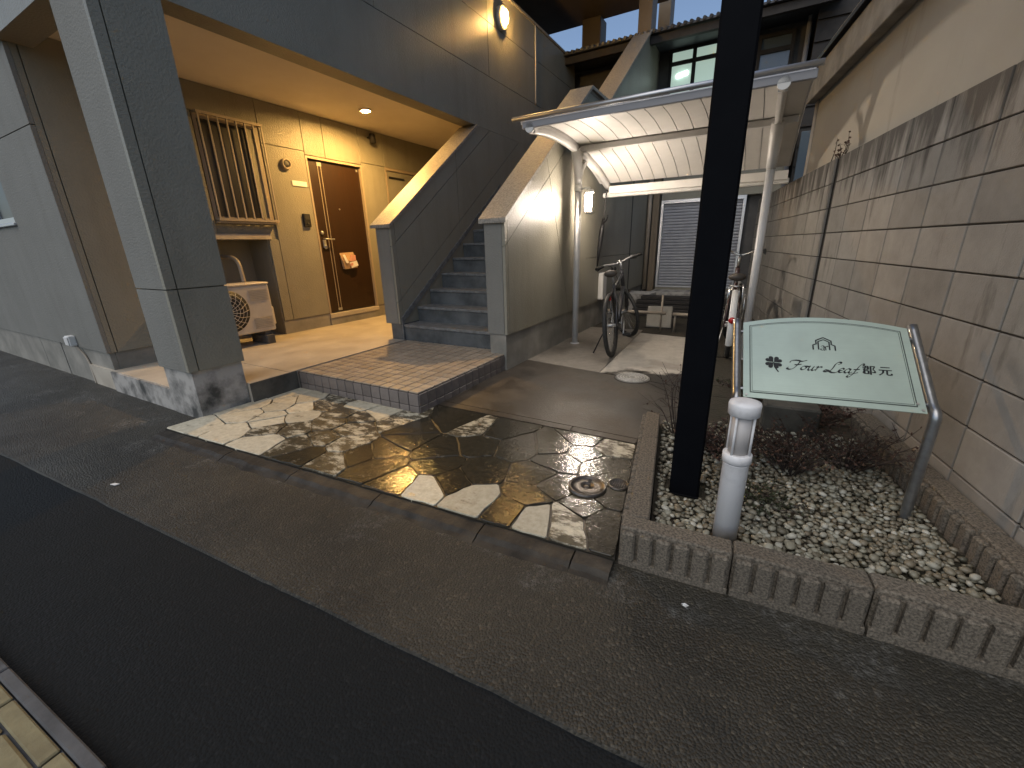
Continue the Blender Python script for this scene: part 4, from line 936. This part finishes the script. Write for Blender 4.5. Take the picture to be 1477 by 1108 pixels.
bxo('paving_slab', 'pale square concrete slab leaning behind the pipe rail', 'slab', -1.28, -.94, 6.18, 6.24, .03, .34, 'plinth', radians(6), radians(-18))
wp_ = thing('timber_stack', 'dark stack of weathered planks below the shutter', 'planks', (-1.2, 7.4, .03), FB)
for k in range(5):
    part('plank', MB().box(-1.75+R.uniform(0, .1), -.15-R.uniform(0, .2), 7.15+.07*k, 7.32+.07*k, .03+.062*k, .088+.062*k, .006), 'dark_wood', wp_)
bxo('stone_step', 'rough grey stone step at the foot of the drainpipe', 'step', -2.1, -1.55, 7.75, 8.15, .03, .34, 'plinth_old', radians(-4))
bxo('meter_box', 'pale box fixed low on the stair wall behind the dark bicycle', 'box', -1.976, -1.90, 6.05, 6.22, .42, .80, 'white_plastic', 0, 0, .006)

# ================================================================== PLANTER
pn = thing('planter', 'low planter of ribbed concrete edging blocks around the name sign', 'planter', (.5, 1.9, 0), FW)
bl = MB().box(0, .386, .022, .105, -.03, .166, .006)
for k in range(6): bl.box(.0635*k+.006+.002, .0635*(k+1)-.006+.002, 0, .034, -.03, .154, .008)
bl.box(.002, .384, .001, .03, -.03, .030, .003)
blm = bl.mesh('edging_block'); blm.materials.append(MATS['edging'])
for k in range(3): inst('edging_block', blm, pn, (-.237+.39*k, 1.372, .004*k))
bs_ = MB().box(0, .135, .022, .105, -.03, .166, .006)
for k in range(2): bs_.box(.0635*k+.008, .0635*(k+1)-.004, 0, .030, -.03, .156, .006)
bsm = bs_.mesh('edging_block'); bsm.materials.append(MATS['edging']); inst('edging_block', bsm, pn, (.933, 1.372, .012))
for k in range(3):                                 # left side, running back beside the drive
    s_ = 1.488+.384*k; p_ = rotz((-.113, s_+.386, 0), FK); inst('edging_block', blm, pn, p_, (0, 0, FK-pi/2))
for k in range(4):                                 # right side, against the block wall
    s_ = 1.36+.39*k; p_ = rotz((1.075, s_+.386, .03), FK); inst('edging_block', blm, pn, p_, (0, 0, FK-pi/2))
s_ = MB(); sp = [rotz((.0, 1.42), FK), rotz((1.10, 1.40), FK), rotz((1.10, 3.0), FK), rotz((-.01, 2.66), FK)]
s_.prism([(p.x, p.y) for p in sp], 'z', -.02, .078); part('soil', s_, 'soil', pn)
# loose pebbles: the nearest as single stones, the rest as one mass
gb = thing('gravel_bed', None, None, (0, 0, 0), FW, None, 'structure')
pmesh = []
for k in range(5):
    bm = bmesh.new(); bmesh.ops.create_icosphere(bm, subdivisions=2, radius=1)
    fx, fy, fz = R.uniform(.85, 1.25), R.uniform(.7, .9), R.uniform(.42, .6)
    for v_ in bm.verts:
        q = 1+.22*mnoise.noise(v_.co*1.3+Vector((k*7, 0, 0))); v_.co = Vector((v_.co.x*fx*q, v_.co.y*fy*q, v_.co.z*fz*q))
    me = bpy.data.meshes.new('pebble'); bm.to_mesh(me); bm.free()
    me.polygons.foreach_set('use_smooth', [True]*len(me.polygons)); me.materials.append(MATS['pebble']); pmesh.append(me)
spots = []
tries = 0
while len(spots) < 2700 and tries < 60000:
    tries += 1
    w_, s2 = R.uniform(.0, 1.065), R.uniform(1.49, 2.75)
    if s2 > 2.05 and R.random() < (s2-2.05)*1.3: continue
    if s2 > 1.70 and w_ < .42 and R.random() < .55: continue
    r_ = R.choice((R.uniform(.009, .015), R.uniform(.013, .022))); lay = 0 if len(spots) < 1700 else .012
    p_ = rotz((w_, s2, 0), FK)
    if p_.y < 1.482+r_ or w_ < r_ or w_ > 1.07-r_: continue
    if (p_-Vector((.131, 1.60, 0))).length < .045+r_ or (p_-Vector((-.04, 1.905, 0))).length < .085+r_: continue
    ok = True
    for (q, rr, ly) in spots:
        if ly == lay and abs(q.x-p_.x) < .04 and (q-p_).length < (r_+rr)*.72: ok = False; break
    if ok: spots.append((p_, r_, lay))
spots.sort(key=lambda a: a[0].length-.03*(a[2] > 0))
mass = MB(); V0 = [tuple(v.co) for v in pmesh[0].vertices]
bmi = bmesh.new(); bmesh.ops.create_icosphere(bmi, subdivisions=1, radius=1); IV = [v.co.copy() for v in bmi.verts]; IF = [tuple(v.index for v in f.verts) for f in bmi.faces]; bmi.free()
for i, (p_, r_, lay) in enumerate(spots):
    z_ = .082+r_*.30+lay; ro = (R.uniform(-.35, .35), R.uniform(-.35, .35), R.uniform(0, 6.28))
    if i < 290: inst('pebble', pmesh[i % 5], gb, (p_.x, p_.y, z_), ro, (r_, r_, r_))
    else:
        M_ = Matrix.Rotation(ro[2], 3, 'Z') @ Matrix.Rotation(ro[0], 3, 'X')
        mass.add([Vector((p_.x, p_.y, z_))+M_ @ Vector((v.x*r_*1.1, v.y*r_*.8, v.z*r_*.55)) for v in IV], IF, True)
part('gravel', mass, 'pebble_mass', gb, kind='stuff')

# ---- dry shrub and bits of green in the planter
def shrub(name, label, base, h, spread, nst, nleaf, leafm, ls):
    t = thing(name, label, 'shrub', base, FW); B_ = Vector(base); st_ = MB(); lf = MB()
    for k in range(nst):
        a = R.uniform(0, 2*pi); rad = R.uniform(.2, 1)*spread; hh = h*R.uniform(.5, 1)
        p0 = B_+Vector((.15*rad*cos(a), .15*rad*sin(a), -.01)); p3 = B_+Vector((rad*cos(a), rad*sin(a), hh)); mid = p0.lerp(p3, .5)+Vector((R.uniform(-.03, .03), R.uniform(-.03, .03), .12*h))
        path = cat_rom([p0, mid, p3], 4); st_.tube(path, [.004-.003*i/len(path) for i in range(len(path))], 4, False)
        for br in range(3):
            q0 = path[R.randrange(3, len(path))]; q1 = q0+Vector((R.uniform(-1, 1), R.uniform(-1, 1), R.uniform(-.2, .9)))*.10*h/.25
            st_.tube([q0, q1], [.002, .0008], 4, False)
            for j in range(nleaf):
                p_ = q0.lerp(q1, R.random()); d_ = Vector((R.uniform(-1, 1), R.uniform(-1, 1), R.uniform(-.6, .6))).normalized()*R.uniform(.6, 1.2)*ls
                s2 = d_.cross(Vector((R.uniform(-1, 1), R.uniform(-1, 1), R.uniform(-1, 1)))).normalized()*ls*.35
                lf.add([p_, p_+d_*.45+s2, p_+d_, p_+d_*.45-s2], [(0, 1, 2, 3)])
    part('stem', st_, 'twig', t, kind='stuff'); part('foliage', lf, leafm, t, kind='stuff')
shrub('dry_shrub', 'brown dried-up shrub on the pebbles under the name sign', (.42, 2.28, .08), .24, .27, 60, 3, 'brown_leaf', .018)
shrub('dry_shrub', 'reddish withered shrub close to the block wall behind the sign', (.68, 2.42, .08), .20, .27, 50, 3, 'brown_leaf', .016)
shrub('dry_shrub', 'thin leafless twigs behind the dark steel post', (-.13, 2.52, .08), .42, .17, 16, 1, 'brown_leaf', .018)
shrub('ground_cover', 'low dark green moss tuft between the bollard lamp and the shrub', (.27, 1.93, .075), .05, .20, 70, 4, 'green_leaf', .016)
shrub('ground_cover', 'dark dead ground cover between the steel post and the dry shrub', (.15, 2.35, .075), .14, .28, 60, 4, 'brown_leaf', .02)

shrub('weed_patch', 'dark low weeds on bare soil beside the white bicycle', (.35, 3.55, .043), .13, .30, 60, 3, 'green_leaf', .022)
shrub('weed_patch', 'brown dead weeds on soil along the foot of the block wall', (.60, 3.05, .043), .16, .32, 70, 3, 'brown_leaf', .022)
solo('concrete_block', MB().box(.33, .62, 2.78, 2.92, .04, .25, .01), 'plinth_dark', 'grey-green concrete block on the soil behind the name sign', 'block', (.47, 2.85, .04), FW)
# ---- dark steel post
t = thing('steel_post', 'square black steel post standing in the pebbles', 'post', (-.040, 1.905, .08), FW)
part('shaft', MB().box(-.103, .023, 1.842, 1.968, .03, 4.2, .008), 'dark_steel', t)
part('collar', MB().box(-.106, .026, 1.839, 1.971, .03, .088, .004), 'dark_steel', t)

# ---- bollard lamp
c_ = (.131, 1.600)
t = thing('bollard_lamp', 'unlit pale grey round bollard lamp at the front edge of the planter', 'bollard', (c_[0], c_[1], .08), FW)
part('shaft', MB().lathe([(.044, .05), (.044, .415), (.046, .42)], (c_[0], c_[1], 0), 28), 'bollard', t)
part('collar', MB().lathe([(.044, .421), (.0495, .425), (.0495, .455), (.044, .459)], (c_[0], c_[1], 0), 28), 'bollard', t)
part('diffuser', MB().lathe([(.034, .46), (.034, .605)], (c_[0], c_[1], 0), 24), 'frosted', t)
for k in range(4):
    a = pi/4+.25+k*pi/2; part('rib', MB().cyl((c_[0]+.041*cos(a), c_[1]+.041*sin(a), .458), (c_[0]+.041*cos(a), c_[1]+.041*sin(a), .606), .0045, 8), 'bollard', t)
part('cap', MB().lathe([(.044, .606), (.052, .610), (.053, .648), (.050, .656), (.035, .661), (0, .662)], (c_[0], c_[1], 0), 28), 'bollard', t)

# ---- name sign: brushed plate held between two bent pipes
SF = radians(4.02); BL = rotz((.149, 1.98, 0), -SF); LEAN = radians(38.76)
sgn = thing('name_sign', 'brushed metal building name sign on bent pipes reading Four Leaf', 'sign', (BL.x+.31, BL.y, .08), SF)
def sv(u, v, h=0): return Vector((BL.x+u, BL.y+v*cos(LEAN)-h*sin(LEAN), .55+v*sin(LEAN)+h*cos(LEAN)))
for u_ in (-.026, .655):
    a_ = sv(u_, -.01, -.012); path = cat_rom([Vector((a_.x, a_.y, .05)), Vector((a_.x, a_.y, .30)), Vector((a_.x, a_.y, .49)), a_+Vector((0, .006, .012)), sv(u_, .06, -.012), sv(u_, .25, -.012), sv(u_, .452, -.012)], 6)
    pp = part('post', MB().tube(path, .0185, 14), 'galv', sgn)
    part('clip', MB().cyl(sv(u_, .05, -.012), sv(.03 if u_ < 0 else .60, .05, -.012), .008, 8).cyl(sv(u_, .38, -.012), sv(.03 if u_ < 0 else .60, .38, -.012), .008, 8), 'galv', pp)
WB_ = .6285
def outline(d):
    n = 20; pts = [(d, d), (WB_-d, d)]
    for k in range(n+1):
        u_ = WB_-d-(WB_-2*d)*k/n; x_ = (u_-WB_/2)/(WB_/2); pts.append((u_, .428-d+.047*(1-x_*x_)))
    return pts
def flat(polys, h0, h1):
    mb = MB()
    for poly in polys:
        n = len(poly); P = [sv(u_, v_, h0) for u_, v_ in poly]+[sv(u_, v_, h1) for u_, v_ in poly]
        mb.add(P, [tuple(range(n)), tuple(range(2*n-1, n-1, -1))]+[(i, (i+1) % n, (i+1) % n+n, i+n) for i in range(n)])
    return mb
pl_ = part('plate', flat([outline(0)], -.004, .0), 'sign_plate', sgn)
part('raised_panel', flat([outline(.030)], .0003, .0022), 'sign_plate', pl_)
def ring(d, wd_, h0, h1):
    o_, i_ = outline(d), outline(d+wd_); n = len(o_); mb = MB()
    P = [sv(u, v, h1) for u, v in o_]+[sv(u, v, h1) for u, v in i_]+[sv(u, v, h0) for u, v in o_]+[sv(u, v, h0) for u, v in i_]
    mb.add(P, [(k, (k+1) % n, n+(k+1) % n, n+k) for k in range(n)]+[(k, 2*n+k, 2*n+(k+1) % n, (k+1) % n) for k in range(n)]+[(n+k, n+(k+1) % n, 3*n+(k+1) % n, 3*n+k) for k in range(n)]); return mb
part('border_line', ring(.0255, .0035, .0004, .0012), 'sign_line', pl_)
part('border_line', ring(.034, .0016, .0026, .0032), 'sign_line', pl_)
for u_, v_ in ((.012, .012), (.616, .012), (.604, .040)): part('screw', MB().tube([sv(u_, v_, .0), sv(u_, v_, .005)], .005, 10), 'steel_plate', pl_)
H0, H1 = .0025, .0034
# clover
cl_ = []
for k in range(4):
    a0 = pi/4+k*pi/2-.05; pts = []
    for j in range(22):
        tt_ = 2*pi*j/22; hx = 16*sin(tt_)**3; hy = 13*cos(tt_)-5*cos(2*tt_)-2*cos(3*tt_)-cos(4*tt_)
        rr_, xx_ = (hy+17)*.00118, hx*.00112
        pts.append((.1205+rr_*cos(a0)-xx_*sin(a0), .196+rr_*sin(a0)+xx_*cos(a0)))
    cl_.append(pts)
mbc = MB()
for poly in cl_:
    cxy = (sum(p[0] for p in poly)/len(poly), sum(p[1] for p in poly)/len(poly)); P = [sv(*cxy, H1)]+[sv(u, v, H1) for u, v in poly]; n = len(poly)
    mbc.add(P, [(0, 1+k, 1+(k+1) % n) for k in range(n)])
def stroke(mb, pts, wdt, nib=radians(38), mn=.18, k=7):
    cp_ = [Vector((p[0], p[1], 0)) for p in pts]; cp_ = cat_rom(cp_, k) if len(cp_) > 2 else cp_
    nv = Vector((cos(nib), sin(nib), 0)); P = []
    for i, p in enumerate(cp_):
        d_ = (cp_[min(i+1, len(cp_)-1)]-cp_[max(i-1, 0)]); d_ = d_.normalized() if d_.length > 0 else Vector((1, 0, 0)); pr = Vector((-d_.y, d_.x, 0))
        wv = max(abs(pr.dot(nv)), mn)*wdt/2; P += [p+pr*wv, p-pr*wv]
    m_ = len(cp_); V = [sv(p.x, p.y, H1) for p in P]+[sv(p.x, p.y, H0) for p in P]; o_ = len(P)
    mb.add(V, [(2*i, 2*i+1, 2*i+3, 2*i+2) for i in range(m_-1)]+[(2*i, 2*i+2, o_+2*i+2, o_+2*i) for i in range(m_-1)]+[(2*i+1, o_+2*i+1, o_+2*i+3, 2*i+3) for i in range(m_-1)])
stroke(mbc, [(.1205, .196), (.125, .17), (.138, .145)], .005, mn=.8)
part('clover_emblem', mbc, 'ink', pl_)
# building emblem
em = MB(); ec = .3175
def seg(mb, a_, b_, wdt):
    d_ = Vector((b_[0]-a_[0], b_[1]-a_[1], 0)); pr = Vector((-d_.y, d_.x, 0)).normalized()*wdt/2
    mb.add([sv(a_[0]+pr.x, a_[1]+pr.y, H1), sv(a_[0]-pr.x, a_[1]-pr.y, H1), sv(b_[0]-pr.x, b_[1]-pr.y, H1), sv(b_[0]+pr.x, b_[1]+pr.y, H1)], [(0, 1, 2, 3)])
for s2 in (1, -1):
    seg(em, (ec, .353), (ec+.030*s2, .334), .0055); seg(em, (ec+.0285*s2, .337), (ec+.0285*s2, .318), .0055)
    seg(em, (ec, .341), (ec+.022*s2, .3275), .0045); seg(em, (ec+.0205*s2, .330), (ec+.0205*s2, .283), .0055)
    seg(em, (ec+.0255*s2, .3165), (ec+.042*s2, .3075), .005); seg(em, (ec+.041*s2, .309), (ec+.041*s2, .281), .0055)
stroke(em, [(ec-.012, .301), (ec-.004, .306), (ec+.001, .300), (ec-.001, .284), (ec+.002, .280)], .0045, mn=.35); stroke(em, [(ec+.0, .294), (ec-.010, .292), (ec-.013, .285), (ec-.006, .281), (ec-.0, .287)], .0042, mn=.35)
stroke(em, [(ec+.005, .302), (ec+.006, .290), (ec+.006, .281)], .0045, mn=.5); stroke(em, [(ec+.006, .298), (ec+.012, .305), (ec+.016, .302)], .0045, mn=.5)
part('building_emblem', em, 'ink', pl_)
# script lettering
GL = {'F': ([[(-.20, .66), (-.16, .84), (.02, .93), (.25, .93), (.5, .86), (.78, 1.0)], [(.40, .88), (.38, .6), (.33, .3), (.22, .05), (.02, -.03), (-.14, .06), (-.10, .20)], [(.18, .47), (.36, .49), (.58, .56)]], .66),
      'o': ([[(.28, .40), (.12, .36), (.04, .18), (.12, .02), (.26, .05), (.34, .22), (.27, .39), (.46, .36)]], .43),
      'u': ([[(.0, .34), (.08, .42), (.07, .12), (.15, .0), (.27, .12), (.34, .42)], [(.34, .42), (.31, .1), (.38, .0), (.50, .14)]], .47),
      'r': ([[(.0, .34), (.09, .43), (.10, .28), (.06, .0)], [(.08, .22), (.18, .38), (.30, .42), (.33, .34)]], .40),
      'L': ([[(.50, .76), (.62, .88), (.58, 1.0), (.44, .98), (.34, .78), (.32, .45), (.26, .14), (.08, -.02), (-.10, .02), (-.06, .14), (.12, .10), (.38, -.06), (.62, -.04), (.74, .10)]], .70),
      'e': ([[(.03, .18), (.19, .20), (.28, .32), (.20, .42), (.08, .34), (.04, .14), (.14, .0), (.27, .03), (.40, .18)]], .36),
      'a': ([[(.30, .36), (.17, .42), (.04, .26), (.05, .05), (.17, .01), (.29, .18), (.33, .42)], [(.33, .42), (.29, .1), (.36, .0), (.47, .12)]], .45),
      'f': ([[(.46, .80), (.44, .96), (.34, .95), (.24, .7), (.17, .25), (.10, -.15), (-.02, -.38), (-.14, -.34), (-.06, -.16), (.22, .02), (.36, .10)], [(.02, .36), (.20, .39), (.36, .43)]], .40)}
tx = MB(); cur = .178; SCL = .0535; base_v = .1655
for chn in 'Four Leaf':
    if chn == ' ': cur += .32*SCL; continue
    sts, adv = GL[chn]
    for s2 in sts: stroke(tx, [(cur+(x_+.42*y_)*SCL*1.12, base_v+y_*SCL) for x_, y_ in s2], 0.0100 if chn in 'FL' else .0088, mn=.22)
    cur += adv*SCL*1.12
part('script_lettering', tx, 'ink', pl_)
# the two characters after the name, built stroke by stroke
KJ = [[(0, .93, .42, .93), (.40, .95, .40, .55), (0, .74, .50, .74), (.02, .56, .42, .56), (.24, .93, .02, .10), (.12, .40, .44, .40), (.14, .42, .14, .02), (.43, .42, .43, .02), (.14, .06, .44, .06), (.60, .96, .60, -.05), (.60, .93, .92, .93), (.92, .93, .76, .60), (.76, .60, .94, .34), (.94, .34, .88, .20), (.88, .20, .70, .24)],
      [(.16, .90, .84, .90), (.02, .58, .98, .58), (.36, .58, .32, .25), (.32, .25, .04, -.02), (.62, .58, .62, .08), (.62, .05, .92, .05), (.93, .03, .95, .22)]]
kj = MB()
for ci, ch in enumerate(KJ):
    for (xa, ya, xb, yb) in ch:
        f_ = lambda x_, y_: (.4435+ci*.0535+x_*.046+.06*y_*.045, .1665+y_*.044)
        seg(kj, f_(xa, ya), f_(xb, yb), .0066 if abs(xa-xb) < .1 else .0044)
part('kanji_lettering', kj, 'ink', pl_)

# ================================================================== COVERS AND LITTER
t = thing('drain_cover', 'round white drain cover set in the concrete drive', 'cover', (-.612, 3.70, .04), FW)
cc_ = (-.612, 3.70, .0)
part('lid', MB().lathe([(.150, .030), (.150, .047), (.145, .050), (0, .050)], cc_, 36), 'cover_lid', t)
rb = MB()
for r_ in (.03, .055, .08, .105, .13): rb.tube([(cc_[0]+r_*cos(2*pi*k/36), cc_[1]+r_*sin(2*pi*k/36), .0505) for k in range(36)], .0035, 6, closed=True)
for k in range(24):
    a = 2*pi*k/24; rb.tube([(cc_[0]+.03*cos(a), cc_[1]+.03*sin(a), .0505), (cc_[0]+.145*cos(a), cc_[1]+.145*sin(a), .0505)], .0018, 4)
part('ribs', rb, 'cover_white', t, kind='stuff'); part('rim', MB().lathe([(.152, .03), (.152, .044), (.162, .044), (.162, .03)], cc_, 36), 'grout', t)
t = thing('meter_cover', 'round iron cover with raised rings in the wet paving', 'cover', (-.481, 1.80, .04), FW)
part('lid', MB().lathe([(.095, .02), (.095, .050), (.088, .053), (.080, .050), (.078, .046), (.045, .050), (.024, .050), (.022, .046), (0, .047)], (-.481, 1.80, 0), 36), 'iron_cover', t)
part('keyhole', MB().box(-.489, -.473, 1.828, 1.862, .0495, .0515), 'gasket', t)
part('boss', MB().lathe([(.017, .046), (.016, .0505), (0, .051)], (-.481, 1.795, 0), 18), 'iron_cover', t)
t = thing('valve_cover', 'small round patterned cover beside the iron cover and the planter', 'cover', (-.342, 1.88, .04), FW)
part('lid', MB().lathe([(.052, .02), (.052, .047), (.047, .050), (.044, .046), (0, .046)], (-.342, 1.88, 0), 28), 'iron_cover', t)
vb = MB()
for i in range(-3, 4):
    for j in range(-3, 4):
        if math.hypot(i, j)*.011 < .038: vb.lathe([(.0042, .045), (.0035, .0485), (0, .049)], (-.342+.011*i, 1.88+.011*j, 0), 6)
part('studs', vb, 'iron_cover', t, kind='stuff')
solo('paper_scrap', MB().prism([(-2.895, .832), (-2.855, .838), (-2.850, .856), (-2.885, .850)], 'z', .006, .010), 'litter', 'small white scrap of litter lying on the old asphalt', 'litter', (-2.87, .84, .006), FW)
for i, (x_, y_, lb) in enumerate([(.02, 1.255, 'crumpled pale scrap in the gutter below the planter')]):
    bm = MB(); V_ = [Vector((R.uniform(-.015, .015), R.uniform(-.012, .012), R.uniform(0, .012))) for _ in range(8)]
    for k in range(6): bm.add([Vector((x_, y_, .008))+V_[k], Vector((x_, y_, .008))+V_[(k+1) % 8], Vector((x_, y_, .008))+V_[(k+3) % 8]], [(0, 1, 2)])
    solo('debris', bm, 'litter', lb, 'litter', (x_, y_, .006), FW)
